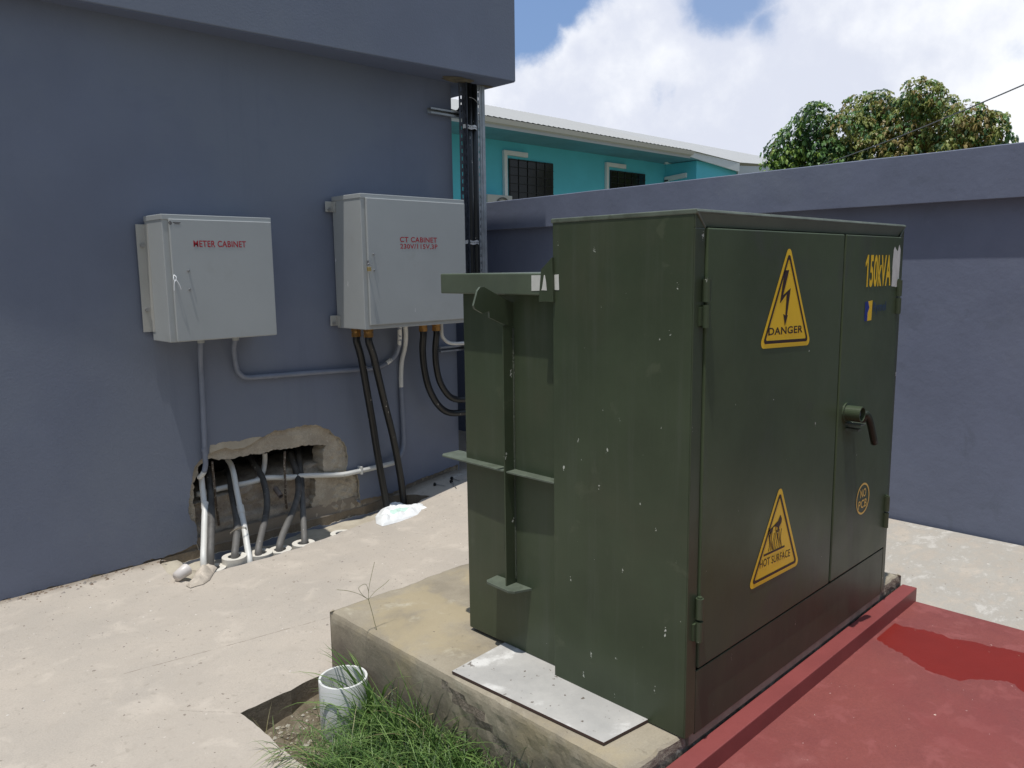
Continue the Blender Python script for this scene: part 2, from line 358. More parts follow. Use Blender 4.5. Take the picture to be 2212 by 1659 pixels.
M['cable'] = mat('black_cable_duct', (.008, .009, .009), .34, bump=.001, bscale=30, extra=chain(specks(60, .22, .84, (.4, .38, .34), (1, 1, .4)), patches(30, .69, .74, (.10, .095, .085), .7)))
M['dusty'] = mat('dusty_black_duct', (.085, .080, .074), .6, bump=.001, bscale=30, col2=(.026, .025, .024), vscale=10, stretch=(1, 1, .25), extra=chain(specks(50, .22, .75, (.42, .40, .36), (1, 1, .5)), zgrime(.05, .3, (.17, .165, .155), .6, (9, 9, 2))))
M['rebar'] = mat('rusty_rebar', (.10, .075, .055), .9, bump=.004, bscale=90, extra=patches(50, .52, .6, (.35, .31, .26), .9))
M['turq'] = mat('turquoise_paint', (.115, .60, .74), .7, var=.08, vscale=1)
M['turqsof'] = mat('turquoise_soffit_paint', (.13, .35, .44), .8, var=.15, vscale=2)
M['white'] = mat('white_trim', (.80, .82, .84), .6, var=.05, vscale=4)
M['roof'] = mat('white_metal_roof', (.385, .39, .385), .7, var=.05, vscale=2)
M['gutter'] = mat('cream_gutter', (.62, .60, .56), .5)
M['glass'] = mat('dark_window_pane', (.012, .012, .014), .15)
M['grille'] = mat('dark_window_bar', (.014, .014, .016), .6)
M['wingrey'] = mat('pale_grey_board', (.50, .54, .58), .7)
M['metalplate'] = mat('cement_coated_plate', (.46, .45, .425), .75, bump=.0015, bscale=50, col2=(.36, .355, .34), vscale=5, extra=chain(patches(5, .56, .68, (.70, .695, .67), .8), patches(30, .66, .70, (.16, .14, .12), .9), specks(40, .2, .55, (.14, .12, .10), (1, 1, 1))))
M['plateedge'] = mat('rusty_plate_edge', (.07, .04, .032), .8)
M['bag'] = mat('white_plastic_film', (.80, .82, .82), .4)
M['bagprint'] = mat('green_print_on_film', (.55, .74, .66), .5)
M['paper'] = mat('crumpled_cement_paper', (.60, .53, .44), .9, var=.3, vscale=18)
M['weed'] = mat('weed_stem', (.20, .21, .10), .7)
M['wood'] = mat('grey_dry_twig', (.30, .26, .2), .9)
def leafmat(name, c, tr=.25):
    m = mat(name, c, .5); b = m.node_tree.nodes['Principled BSDF']; b.inputs['Transmission Weight'].default_value = 0
    b.inputs['Subsurface Weight'].default_value = 0
    t = m.node_tree; tl = t.nodes.new('ShaderNodeBsdfTranslucent'); tl.inputs[0].default_value = (*[min(1, x*1.4) for x in c], 1)
    mx = t.nodes.new('ShaderNodeMixShader'); mx.inputs[0].default_value = tr
    o = t.nodes['Material Output']; t.links.new(b.outputs[0], mx.inputs[1]); t.links.new(tl.outputs[0], mx.inputs[2]); t.links.new(mx.outputs[0], o.inputs[0])
    return m
GL = [leafmat('grass_mid', (.075, .155, .034)), leafmat('grass_light', (.17, .27, .075)), leafmat('grass_dark', (.028, .07, .018)), leafmat('grass_straw', (.30, .27, .14))]
TL = [leafmat('mango_leaf_green', (.13, .25, .07)), leafmat('mango_leaf_deep_green', (.045, .105, .042)), leafmat('mango_leaf_olive', (.26, .29, .075)), leafmat('mango_leaf_bronze', (.30, .235, .08)), leafmat('mango_leaf_bright', (.26, .38, .07))]
M['bark'] = mat('mango_bark', (.12, .10, .08), .9, bump=.01, bscale=20)
# ------------------------------------------------------------------ text
def text(s, name, mt, parent, org, ux, uz, size, width=None, bold=0, depth=.0012, ysp=1.0, nrm=(0, -1, 0)):
    cu = bpy.data.curves.new('t', 'FONT'); cu.body = s; cu.size = 1; cu.offset = bold; cu.align_x = 'LEFT'; cu.space_line = ysp; cu.space_character = 1.06; cu.resolution_u = 4
    o = bpy.data.objects.new('t', cu); COL.objects.link(o); bpy.context.view_layer.update()
    me = bpy.data.meshes.new_from_object(o.evaluated_get(bpy.context.evaluated_depsgraph_get()))
    xs = [v.co.x for v in me.vertices]; ys = [v.co.y for v in me.vertices]
    x0, x1, y0, y1 = min(xs), max(xs), min(ys), max(ys); h = size; wd = width if width else (x1-x0)*h/(y1-y0)
    mb = MB(); nv = Vector(nrm); ux = Vector(ux); uz = Vector(uz); org = Vector(org)
    vs = [org+ux*((v.co.x-x0)/(x1-x0)*wd)+uz*((v.co.y-y0)/(y1-y0)*h)+nv*depth for v in me.vertices]
    mb.add(vs, [tuple(p.vertices) for p in me.polygons])
    bpy.data.objects.remove(o); bpy.data.curves.remove(cu)
    return mb.build(name, mt, parent)
def flat(pts, fn, name, mt, parent):
    mb = MB(); mb.add([fn(*p) for p in pts], [tuple(range(len(pts)))]); return mb.build(name, mt, parent)
def roundtri(A, B, C_, r, n=7):
    P = [Vector(A), Vector(B), Vector(C_)]; o = []
    for i in range(3):
        p = P[i]; a = (P[i-1]-p).normalized(); b = (P[(i+1) % 3]-p).normalized()
        half = a.angle(b)/2; d = r/math.tan(half); c = p+(a+b).normalized()*(r/sin(half)); s = p+a*d; e = p+b*d
        a0 = atan2(*(s-c).yx); a1 = atan2(*(e-c).yx)
        while a1-a0 > pi: a1 -= 2*pi
        while a1-a0 < -pi: a1 += 2*pi
        o += [(c.x+r*cos(a0+(a1-a0)*k/n), c.y+r*sin(a0+(a1-a0)*k/n)) for k in range(n+1)]
    return o
# ================================================================== SETTING
def hgt(x, y):
    t = min(1, max(0, (x-2.85)/1.0)); t = t*t*(3-2*t)
    u = min(1, max(0, (x-3.9)/.6))
    return .10*t+.045*u+.004*noise.noise(Vector((x*1.7, y*1.7, 0)))+.0015*noise.noise(Vector((x*9, y*9, 0)))
earth = MB(); earth.add([(-600, -600, -.3), (600, -600, -.3), (600, 600, -.3), (-600, 600, -.3)], [(0, 1, 2, 3)])
tag(earth.build('ground', M['earth']), kind='structure')
PADX0, PADX1, PADY0, PADY1, PADZ = 1.60, 3.56, 1.18, 2.69, .243
pit = [(1.17, .55), (1.60, .55), (1.60, 2.672), (1.181, 2.636)]
pitr = rag(pit, .03, .007, 3)
tr_pts = [on(x, y, 2, 0) for x, y in ((347, 1217), (362, 1238), (384, 1251), (411, 1256), (446, 1243), (496, 1226), (534, 1216), (582, 1202), (635, 1187), (680, 1170), (704, 1163), (790, 1130))]
trench = [(p.x, p.y) for p in tr_pts]+[(3.02, 4.16), (3.22, 4.19), (3.33, 4.20), (3.30, 4.31), (3.20, 4.46), (1.59, 4.46)]
trr = rag(trench, .03, .010, 9)
padhole = [(PADX0+.001, 1.20), (PADX1-.01, 1.20), (PADX1-.01, PADY1-.01), (PADX0+.001, PADY1-.01)]
mb = MB()
slab(mb, [(-2.5, -3), (4.64, -3), (4.64, 8.9), (3.818, 8.9), (3.818, 4.47), (-2.5, 4.47)], [pitr, trr, padhole], .09, lambda x, y: Vector((x, y, hgt(x, y))), (0, 0, -.28), sidemat=1)
tag(mb.build('pavement', [M['slab'], M['slabside']]), kind='structure')
mb = MB(); vv, ff, _ = panel([(1.0, .5), (1.62, .5), (1.62, 2.7), (1.0, 2.7)], [], .035)
def soilz(x, y): return -.125+.03*noise.noise(Vector((x*6, y*6, 2)))+.014*noise.noise(Vector((x*22, y*22, 2)))+.05*max(0, (y-2.35)/.3)*max(0, (x-1.25)/.3)
mb.add([(v.x, v.y, soilz(v.x, v.y)) for v in vv], ff); tag(mb.build('soil', M['soil'], smooth=True), kind='structure')
mb = MB(); vv, ff, _ = panel([(1.4, 3.9), (3.5, 3.9), (3.5, 4.62), (1.4, 4.62)], [], .04)
mb.add([(v.x, v.y, -.075+.03*noise.noise(Vector((v.x*5, v.y*5, 5)))+.012*noise.noise(Vector((v.x*20, v.y*20, 5)))+.05*max(0, v.x-2.7)+(.05 if v.x < 1.7 else 0)) for v in vv], ff); tag(mb.build('trench_bed', M['primer'], smooth=True), kind='structure')
# red floor + wet patch
FZ = .140
wet = [on(x, y, 2, FZ).xy for x, y in ((1882, 1378), (1927, 1346), (1965, 1354), (2014, 1365), (2060, 1380), (2105, 1388), (2160, 1399), (2212, 1409), (2400, 1440), (2400, 1560), (2255, 1520), (2212, 1494), (2176, 1472), (2120, 1466), (2079, 1468), (2040, 1462), (2014, 1455), (1990, 1440), (1972, 1430), (1950, 1412), (1924, 1401), (1900, 1384))]
wet = [(max(.6, min(3.54, p[0])), p[1]) for p in wet]
wet = rag(wet, .010, .017, 21)
wet = [(x, min(1.098, y)) for x, y in wet]
mb = MB(); slab(mb, [(.9, -3), (3.552, -3), (3.552, 1.114), (.9, 1.114)], [], .12, lambda x, y: Vector((x, y, FZ+.001*noise.noise(Vector((x*6, y*6, 0))))), (0, 0, -.2), [wet])
tag(mb.build('floor', [M['redpaint'], M['redwet']]), kind='structure')
mb = MB(); mb.prism([(.9, 1.112, FZ-.05), (3.558, 1.112, FZ-.05), (3.558, 1.112, .201), (.9, 1.112, .201)], (0, .060, 0))
tag(mb.build('kerb', M['redkerb'], bevel=.003), kind='structure')
# ------------------------------------------------------------------ pad
mb = MB()
def padv(p):
    x, y, z = p
    n1 = noise.noise(Vector((x*5, y*5, z*5))); n2 = noise.noise(Vector((x*28, y*28, z*28)))
    return Vector((x, y, z))
# top sheet and side faces, with chipped rounded edge
px = [PADX0+(PADX1-PADX0)*i/50 for i in range(51)]; py = [PADY0+(PADY1-PADY0)*i/50 for i in range(51)]
mb = MB(); nz = [-.3, -.2, -.12, -.08, -.04, 0, .03, .06, .09, .12, .15, .18, .20, .215, .228, .236]
def edge_noise(t, s): return max(0, noise.noise(Vector((t*4, s, 1)))*.012+noise.noise(Vector((t*19, s, 1)))*.010)
def side(p0, p1, nrm, cnt, rough):
    g_ = []
    for i in range(cnt+1):
        q = Vector(p0).lerp(Vector(p1), i/cnt); row = []
        e = edge_noise(i/cnt*(Vector(p1)-Vector(p0)).length*1.0, p0[0]+p0[1])
        for z in nz:
            p = Vector((q.x, q.y, z)); rr = rough(q, z)
            dsp = rr*(noise.noise(p*9)*.010+noise.noise(p*34)*.010) - .005*rr
            p = p+Vector(nrm)*dsp
            if z > .2: p = p-Vector(nrm)*((z-.2)/.036)**2*(.006+e)
            if i in (0, cnt): p = Vector((q.x, q.y, z))-Vector(nrm)*(.002)
            row.append(p)
        row.append(Vector((q.x, q.y, PADZ))-Vector(nrm)*(.016+e*1.6)); g_.append(row)
    k = len(mb.v); m_ = len(g_[0]); mb.v += [p for r in g_ for p in r]
    for i in range(cnt):
        for j in range(m_-1):
            mb.f.append((k+i*m_+j, k+(i+1)*m_+j, k+(i+1)*m_+j+1, k+i*m_+j+1))
            qy = g_[i][j].y; qz = g_[i][j].z
            mb.m.append(1 if rough(g_[i][j], qz)+.25*noise.noise(g_[i][j]*22) > .5 and j < m_-2 else 0)
    return [r[-1] for r in g_]
def rl0(q, z):       # honeycombed lower part of the left face, beginning near y=1.97
    if q.y > 1.95: return .15
    lim = .205-.16*min(1, max(0, (1.95-q.y)/.42))+.03*noise.noise(Vector((q.y*7, 3, 0)))
    return 1.0 if abs(z-lim) < .028+.02*noise.noise(Vector((q.y*15, z*15, 7))) or z < lim-.02 and False else (.3 if z > lim else .6)
def rl(q, z):       # honeycombed ribbon running down from the start of the plate
    if q.y > 1.97: return .12
    lim = .19-.20*min(1, max(0, (1.95-q.y)/.55))+.035*noise.noise(Vector((q.y*7, 3, 0)))
    d_ = abs(z-lim)/(.022+.02*noise.noise(Vector((q.y*17, z*17, 7))))
    return max(.25, 1-.6*d_) if z > lim else max(.4, 1-.5*d_)
a = side((PADX0, PADY0, 0), (PADX0, PADY1, 0), (-1, 0, 0), 90, rl)
b = side((PADX0, PADY1, 0), (PADX1, PADY1, 0), (0, 1, 0), 60, lambda q, z: .1)
c = side((PADX1, PADY1, 0), (PADX1, PADY0, 0), (1, 0, 0), 40, lambda q, z: .1)
d = side((PADX1, PADY0, 0), (PADX0, PADY0, 0), (0, -1, 0), 80, lambda q, z: .6)
loop = a[1:-1]+b[1:-1]+c[1:-1]+d[1:-1]
vv, ff, _ = panel([(p.x, p.y) for p in loop], [], .1)
mb.add([(v.x, v.y, PADZ-.0005+.001*noise.noise(Vector((v.x*5, v.y*5, 4)))*(1 if 1.7 < v.x < 3.4 else 0)) for v in vv], ff, 0)
pad = mb.build('transformer_pad', [M['pad'], M['padrough']])
tag(pad, 'stained concrete plinth with a chipped, honeycombed side under the green transformer', 'concrete pad')
# plate lying on the pad
mb = MB(); q = [on(x, y, 2, PADZ+.012) for x, y in ((976, 1449), (1078, 1394), (1388, 1560), (1304, 1604))]
q[1] = q[0]+(q[1]-q[0])*1.5; q[2] = q[3]+(q[2]-q[3])*1.6
mb.prism([(p.x, p.y, PADZ+.012) for p in q], (0, 0, -.010)); mb.m = [0 if i == 0 else 1 for i in range(len(mb.m))]
o = mb.build('cover_plate', [M['metalplate'], M['plateedge']], bevel=.001)
for p_ in o.data.polygons: p_.material_index = 0 if p_.normal.z > .5 else 1
tag(o, 'thin grey cement-smeared plate with dark edge, lying on the pad beside the transformer', 'plate')
# ================================================================== TRANSFORMER
TX0, TX1, TY, TYB = 1.834, 3.325, 1.168, 1.675
T = empty('pad_mounted_transformer', (2.6, 1.9, PADZ), 'dark green pad-mounted transformer cabinet with two doors and yellow danger labels', 'transformer')
mb = MB()
mb.box((TX0, TY+.004, .246), (TX0+.004, TYB, 1.735)); mb.box((TX1-.004, TY+.004, .246), (TX1, TYB, 1.735))
mb.box((TX0+.004, TYB-.004, .246), (TX1-.004, TYB, 1.735))
# front strips (jambs)
mb.box((TX0+.0, TY, .246), (TX0+.050, TY+.004, 1.700)); mb.box((TX1-.032, TY, .246), (TX1, TY+.004, 1.700))
mb.prism([(TX0, TY, 1.7), (TX0+.050, TY, 1.7), (TX0+.008, TY, 1.738), (TX0, TY, 1.738)], (0, .004, 0)); mb.prism([(TX1, TY, 1.7), (TX1-.032, TY, 1.7), (TX1-.008, TY, 1.738), (TX1, TY, 1.738)], (0, .004, 0))
mb.build('cabinet_body', M['green'], T, bevel=.0025)
mb = MB(); mb.box((TX0+.052, TY+.001, .238), (TX1-.032, TY+.006, .436)); mb.build('sill_panel', M['greenfront'], T, bevel=.002)
mb = MB(); mb.box((TX0+.03, TY+.006, .2100), (TX1-.03, TY+.03, .2445)); mb.build('base_channel', mat('dirty_base_steel', (.30, .26, .21), .8, bump=.002, bscale=60, var=.4, vscale=9), T)
mb = MB(); mb.box((TX0+.02, TY+.02, .3), (TX1-.02, TY+.03, 1.71)); mb.build('door_recess', M['gap'], T)
# roof sheet, mitred fascia between the jambs
mb = MB(); mb.box((TX0-.002, TY-.003, 1.735), (TX1+.002, TYB+.006, 1.749)); mb.build('roof', M['greenedge'], T, bevel=.003)
mb = MB(); tz = [(TX0+.010, 1.738), (TX1-.010, 1.738), (TX1-.040, 1.7045), (TX0+.050, 1.7045)]
mb.prism([(x, TY+(.008 if i > 1 else -.004), z) for i, (x, z) in enumerate(tz)], (0, .003, 0)); fa = mb.build('roof_fascia', M['greenlid'], T)
mb = MB(); mb.tube([(TX0+.006, TY-.002, 1.740), (TX0+.049, TY+.002, 1.702)], .0035, 8); mb.tube([(TX1-.006, TY-.002, 1.740), (TX1-.038, TY+.002, 1.702)], .0035, 8); mb.tube([(TX0, TY-.001, 1.742), (TX1, TY-.001, 1.742)], .005, 8)
mb.build('weld_seam', M['greenedge'], fa)
def door(name, x0, x1, z0, z1, hx, hz, hs):
    mb = MB(); mb.box((x0, TY-.006, z0), (x1, TY+.012, z1)); dr = mb.build(name, M['greenfront'], T, bevel=.004, seg=3)
    for z in hz:
        mb = MB(); mb.tube([(hx, TY-.012, z-.065), (hx, TY-.012, z-.004)], .011, 14); mb.tube([(hx, TY-.012, z+.004), (hx, TY-.012, z+.065)], .0115, 14)
        mb.tube([(hx, TY-.012, z+.065), (hx, TY-.012, z+.07)], .007, 10); mb.box((min(hx, hx-hs*.02), TY-.007, z-.06), (max(hx, hx-hs*.02), TY+.001, z-.01))
        mb.build('hinge', M['green'], dr, smooth=False)
    return dr
dl = door('door', 1.888, 2.757, .446, 1.701, 1.878, (1.50, .60), 1)
dr = door('door', 2.771, 3.286, .446, 1.701, 3.268, (1.47, .60), -1)
PY = TY-.0065
def FP(x, z): return (x, PY-.0006, z)
def FP2(x, z): return (x, PY-.0014, z)
def FP3(x, z): return (x, PY-.0022, z)
def sign(A, B, C_, lab):
    cc = Vector(((A[0]+B[0]+C_[0])/3, (A[1]+B[1]+C_[1])/3))
    s = flat(roundtri(A, B, C_, .017), FP, 'warning_sticker', M['yellow'], dl); s['label'] = lab
    def inset(k): return [tuple(cc+(Vector(p)-cc)*k) for p in (A, B, C_)]
    o1 = roundtri(*inset(.875), .010); o2 = roundtri(*inset(.785), .005)
    mb = MB(); n = len(o1); mb.add([FP2(*p) for p in o1]+[FP2(*p) for p in o2], [(i, (i+1) % n, n+(i+1) % n, n+i) for i in range(n)]); mb.build('border', M['ink'], s)
    return s
s1 = sign((2.352, 1.668), (2.182, 1.352), (2.527, 1.338), 'yellow triangular DANGER sticker with a lightning arrow')
def Q(px_, py_):    # sticker artwork survey: door-front plane
    p = on((2550+px_*.4069)*.576, (780+py_*.4069)*.576, 1, TY-.008); return (p.x, p.z)
bolt = [Q(*p) for p in ((968, 575), (1008, 573), (952, 805), (1022, 738), (988, 985), (995, 990), (968, 1088), (953, 975), (972, 992), (985, 795), (922, 880))]
flat(bolt, FP2, 'lightning_bolt', M['ink'], s1)
def ttext(s_, par, mt, x0, yb0, x1, yb1, yt0, bold, ysize=None):
    a_ = on(x0, yb0, 1, PY); b_ = on(x1, yb1, 1, PY); t_ = on(x0, yt0, 1, PY); w_ = b_.x-a_.x
    return text(s_, 'lettering', M[mt], par, (a_.x, PY, a_.z), (1, 0, (b_.z-a_.z)/w_), (0, 0, 1), t_.z-a_.z, w_, bold, .0015)
ttext('DANGER', s1, 'ink', 1659, 725, 1732.5, 718, 708.5, .018)
s2 = sign((2.352, .905), (2.160, .598), (2.508, .589), 'yellow triangular HOT SURFACE sticker with a hand over heat lines')
def Q6(px_, py_):
    p = on((2600+px_*.3797)*.576, (1700+py_*.3797)*.576, 1, TY-.008); return (p.x, p.z)
flat([Q6(*p) for p in ((862, 605), (876, 645), (872, 680), (852, 722), (842, 775), (828, 782), (836, 735), (818, 722), (795, 728), (782, 765), (752, 832), (745, 828), (764, 788), (738, 806), (760, 776), (740, 768), (775, 738), (808, 700), (838, 668))], FP2, 'hand_symbol', M['ink'], s2)
mb = MB()
for i in range(9):
    p0 = Q6(742+i*15, 972-i*5.5); h_ = (.105, .085, .100, .075, .105, .085, .07, .085, .085)[i]*.75
    pts = [(p0[0]+sin(t*5+i)*.0045, p0[1]+t*h_) for t in [k/6 for k in range(7)]]
    for k in range(6): mb.add([FP2(pts[k][0], pts[k][1]), FP2(pts[k][0]+.0035, pts[k][1]), FP2(pts[k+1][0]+.0035, pts[k+1][1]), FP2(pts[k+1][0], pts[k+1][1])], [(0, 1, 2, 3)])
a_ = Q6(697, 1010); b_ = Q6(902, 915); mb.add([FP2(a_[0], a_[1]-.004), FP2(b_[0], b_[1]-.004), FP2(b_[0], b_[1]+.003), FP2(a_[0], a_[1]+.003)], [(0, 1, 2, 3)])
mb.build('heat_lines', M['ink'], s2)
ttext('HOT SURFACE', s2, 'ink', 1640.5, 1228, 1705.5, 1201, 1211.5, .004)
text('150kVA', 'lettering', M['yellow'], dr, (2.960, PY, 1.515), (1, 0, 0), (0, 0, 1), .118, .228, .028, .0008)
f1 = flat([(2.944, 1.604), (2.962, 1.633), (2.966, 1.633), (2.966, 1.612), (2.946, 1.588)], FP, 'numeral_flag', M['yellow'], dr)
lg = flat([(2.958, 1.462), (2.985, 1.464), (2.999, 1.440), (2.985, 1.422), (2.984, 1.392), (2.958, 1.392)], FP, 'logo', M['blueink'], dr)
flat([(2.985, 1.464), (3.025, 1.466), (3.022, 1.393), (2.984, 1.392), (2.985, 1.422), (2.999, 1.440)], FP, 'logo_half', M['yellow'], lg)
text('Rymel', 'lettering', mat('faded_blue_ink', (.025, .06, .13), .5), dr, (3.032, PY, 1.412), (1, 0, 0), (0, 0, 1), .046, .125, .012, .0008)
cx_, cz_ = 3.032, .706
mb = MB(); n = 44
def circ(r): return [(cx_+r*cos(2*pi*k/n), cz_+r*sin(2*pi*k/n)) for k in range(n)]
o1, o2 = circ(.062), circ(.0545); mb.add([FP(*p) for p in o1]+[FP(*p) for p in o2], [(i, (i+1) % n, n+(i+1) % n, n+i) for i in range(n)])
rs = mb.build('round_sticker', M['paleyellow'], dr); rs['label'] = 'round NO PCB sticker outlined in yellow'
text('NO', 'lettering', M['paleyellow'], rs, (cx_-.027, PY, cz_+.006), (1, 0, 0), (0, 0, 1), .033, .054, .012, .0008)
text('PCB', 'lettering', M['paleyellow'], rs, (cx_-.040, PY, cz_-.037), (1, 0, 0), (0, 0, 1), .033, .078, .012, .0008)
wp = rag([(3.200, 1.512), (3.272, 1.510), (3.276, 1.60), (3.274, 1.652), (3.262, 1.672), (3.246, 1.645), (3.232, 1.652), (3.216, 1.664), (3.205, 1.652)], .008, .0035, 5)
flat(wp, FP, 'white_paint_patch', M['whitepaint'], dr)
# handle
hb = Vector((2.835, TY-.006, 1.070))
hd = MB(); hd.ring(hb, .036, .02, .006, 28, 'Y'); hd.ring(hb, .0275, .024, .060, 28, 'Y'); hood = hd.build('lock_hood', M['green'], dr, smooth=False)
mb = MB(); mb.tube([hb+Vector((0, 0, 0)), hb+Vector((0, -.05, 0))], .011, 12); mb.build('lock_bolt', M['darksteel'], hood)
hp = on(1885, 893, 1, TY-.055); h2 = on(1852, 906, 1, TY-.03)
mb = MB(); e0 = Vector((2.895, TY-.004, 1.038))
path = sm([e0, e0+Vector((.01, -.035, 0)), on(1868, 894, 1, TY-.055), on(1878, 906, 1, TY-.06), on(1889, 957, 1, TY-.06)], 6)
mb.tube(path, .013, 14); mb.build('handle', mat('worn_dark_green', (.022, .030, .020), .45, spec=.25), dr, smooth=True)
p_ = on(1858, 916, 1, TY-.05); mb = MB(); mb.box((p_.x-.026, p_.y-.012, p_.z-.004), (p_.x+.022, p_.y+.045, p_.z+.001)); mb.box((p_.x-.02, p_.y-.002, p_.z-.026), (p_.x+.008, p_.y+.045, p_.z-.018)); mb.build('hasp', M['greenedge'], dr)
# tank
XT = 1.878
TK = MB(); TK.box((XT, TYB+.001, .256), (3.25, 2.15, 1.52)); tank = TK.build('tank', M['green'], T, bevel=.003)
mb = MB(); mb.box((1.836, TYB-.02, 1.514), (3.31, 2.222, 1.584))
lid = mb.build('tank_lid', M['greenlid'], T, bevel=.004, seg=3)
mb = MB(); mb.prism([(1.824, 1.669, 1.632), (1.824, 1.716, 1.595), (1.824, 1.727, 1.495), (1.824, 1.665, 1.495)], (.011, 0, 0)); gus = mb.build('lid_bracket', M['green'], T, bevel=.001)
def st(pts, x, name='white_sticker', par=lid):
    mb = MB(); mb.add([(x, y, z) for y, z in pts], [tuple(range(len(pts)))]); return mb.build(name, M['whitepaint'], par)
st([(1.768, 1.577), (1.768, 1.528), (1.729, 1.529), (1.723, 1.578)], 1.835)
st(rag([(1.702, 1.578), (1.714, 1.530), (1.690, 1.530), (1.693, 1.555), (1.698, 1.578)], .006, .001, 2), 1.8232, par=gus)
st(rag([(1.668, 1.5785), (1.669, 1.532), (1.648, 1.532), (1.649, 1.580)], .006, .001, 2), TX0-.001, par=T)
# rib, fins
YR = 1.900
mb = MB(); mb.box((1.831, YR-.003, .500), (XT+.003, YR+.003, 1.412)); mb.build('rib', M['green'], T, bevel=.001)
mb = MB(); mb.box((XT-.004, YR-.008, .52), (XT+.002, YR-.003, 1.40)); mb.build('weld_bead', mat('weld_bead_paint', (.07, .085, .06), .4, bump=.01, bscale=120), T)
mb = MB(); mb.prism([(1.842, 2.245, .908), (1.836, 1.910, .908), (XT+.004, 1.910, .908), (XT+.004, 2.152, .908), (XT+.06, 2.152, .908), (XT+.06, 2.262, .908), (1.86, 2.262, .908)], (0, 0, .006)); mb.build('shelf_plate', M['greenedge'], T, bevel=.001)
mb = MB(); mb.prism([(1.834, 1.895, .908), (1.840, 1.680, .908), (XT+.004, 1.680, .908), (XT+.004, 1.895, .908)], (0, 0, .006)); mb.build('shelf_plate', M['greenedge'], T, bevel=.001)
mb = MB(); mb.prism([(1.822, 1.990, .494), (1.812, 1.978, .494), (1.806, 1.865, .494), (1.818, 1.845, .494), (XT+.004, 1.820, .494), (XT+.004, 1.995, .494)], (0, 0, .009)); mb.build('foot_plate', M['greenedge'], T, bevel=.001)
lp = [on(x, y, 1, YR) for x, y in ((1108, 655), (1087, 644.7), (1043, 619.5), (1036, 620), (1030, 628), (1021.5, 660), (1024, 667), (1041, 677), (1055, 672), (1056, 686), (1084, 699), (1108, 706))]
mb = MB(); mb.prism([(min(p.x, XT+.003), p.y-.004, p.z) for p in lp], (0, .008, 0)); lo_ = mb.build('lifting_lug', [M['green'], M['greenedge']], T)
for p_ in lo_.data.polygons: p_.material_index = 0 if abs(p_.normal.y) > .5 else 1  # edge faces take the lighter green as a painted highlight
# ================================================================== BUILDING
B = empty('building', (2.0, 5.5, 0), 'blue-grey painted building with a projecting roof band and a hole broken in its wall', 'building')
WY = 4.45
def dz(x, y, Y=WY): p = on(x, y, 1, Y); return (p.x, p.z)
def z4(x, y): return dz(345.6+.2604*x, 864+.2604*y)
holeA = [z4(*p) for p in ((330, 1260), (310, 1180), (305, 1040), (262, 1000), (240, 930), (243, 800), (270, 640), (300, 555), (330, 500), (400, 470), (408, 440), (415, 370), (600, 345), (830, 310), (850, 305), (950, 265), (1100, 228), (1200, 212), (1300, 205), (1400, 245), (1480, 310), (1525, 350), (1545, 400), (1555, 470), (1550, 560), (1545, 590), (1640, 620), (1650, 700), (1662, 860))]
holeA += [(2.895, .055), (3.10, .05), (3.25, .06), (3.42, .10), (3.62, .115), (3.80, .14), (3.80, -.05), (1.80, -.05), (1.2, -.05), (.6, -.05), (.6, .004), (1.2, .004), (1.62, .01), (1.80, .035)]
holeB = [z4(*p) for p in ((400, 500), (520, 500), (600, 490), (690, 480), (780, 452), (850, 452), (960, 420), (1090, 408), (1200, 384), (1300, 384), (1400, 376), (1372, 440), (1362, 520), (1378, 600), (1300, 640), (1310, 800), (1240, 1000), (1230, 1250))]+[(2.45, -.1), (1.80, -.1)]+[z4(*p) for p in ((330, 1150), (300, 980), (300, 900), (290, 800), (300, 700), (330, 560))]
hA = rag(holeA, .011, .009, 4); hB = rag(holeB, .010, .013, 6)
mb = MB(); slab(mb, [(-4, -.2), (3.815, -.2), (3.815, 2.91), (-4, 2.91)], [hA], 0, lambda x, z: Vector((x, WY, z)), (0, .016, 0), sidemat=1)
mb.build('wall', [M['wall'], M['primer']], B)
prim = rag([z4(*p) for p in ((410, 445), (412, 365), (860, 300), (700, 400), (600, 410), (540, 395), (470, 420))], .02, .003, 8)
mb = MB(); slab(mb, [(1.5, -.2), (3.805, -.2), (3.805, .75), (1.5, .75)], [hB], .022, lambda x, z: Vector((x, WY+.022+.008*noise.noise(Vector((x*8, 0, z*8)))+(.014 if x > 2.72 else .004)*noise.noise(Vector((x*34, 1, z*34))), z)), (0, .13, 0), sidemat=0)
mb.build('concrete_core', [M['chip']], B)
mb = MB(); slab(mb, [(-4, -.2), (1.5, -.2), (1.5, .06), (-4, .06)], [], 0, lambda x, z: Vector((x, WY+.012, z)), (0, .05, 0)); mb.build('bare_plinth', M['primer'], B)
mb = MB(); slab(mb, prim, [], 0, lambda x, z: Vector((x, WY+.002, z)), (0, .02, 0)); mb.build('bare_render_patch', M['primer'], B)
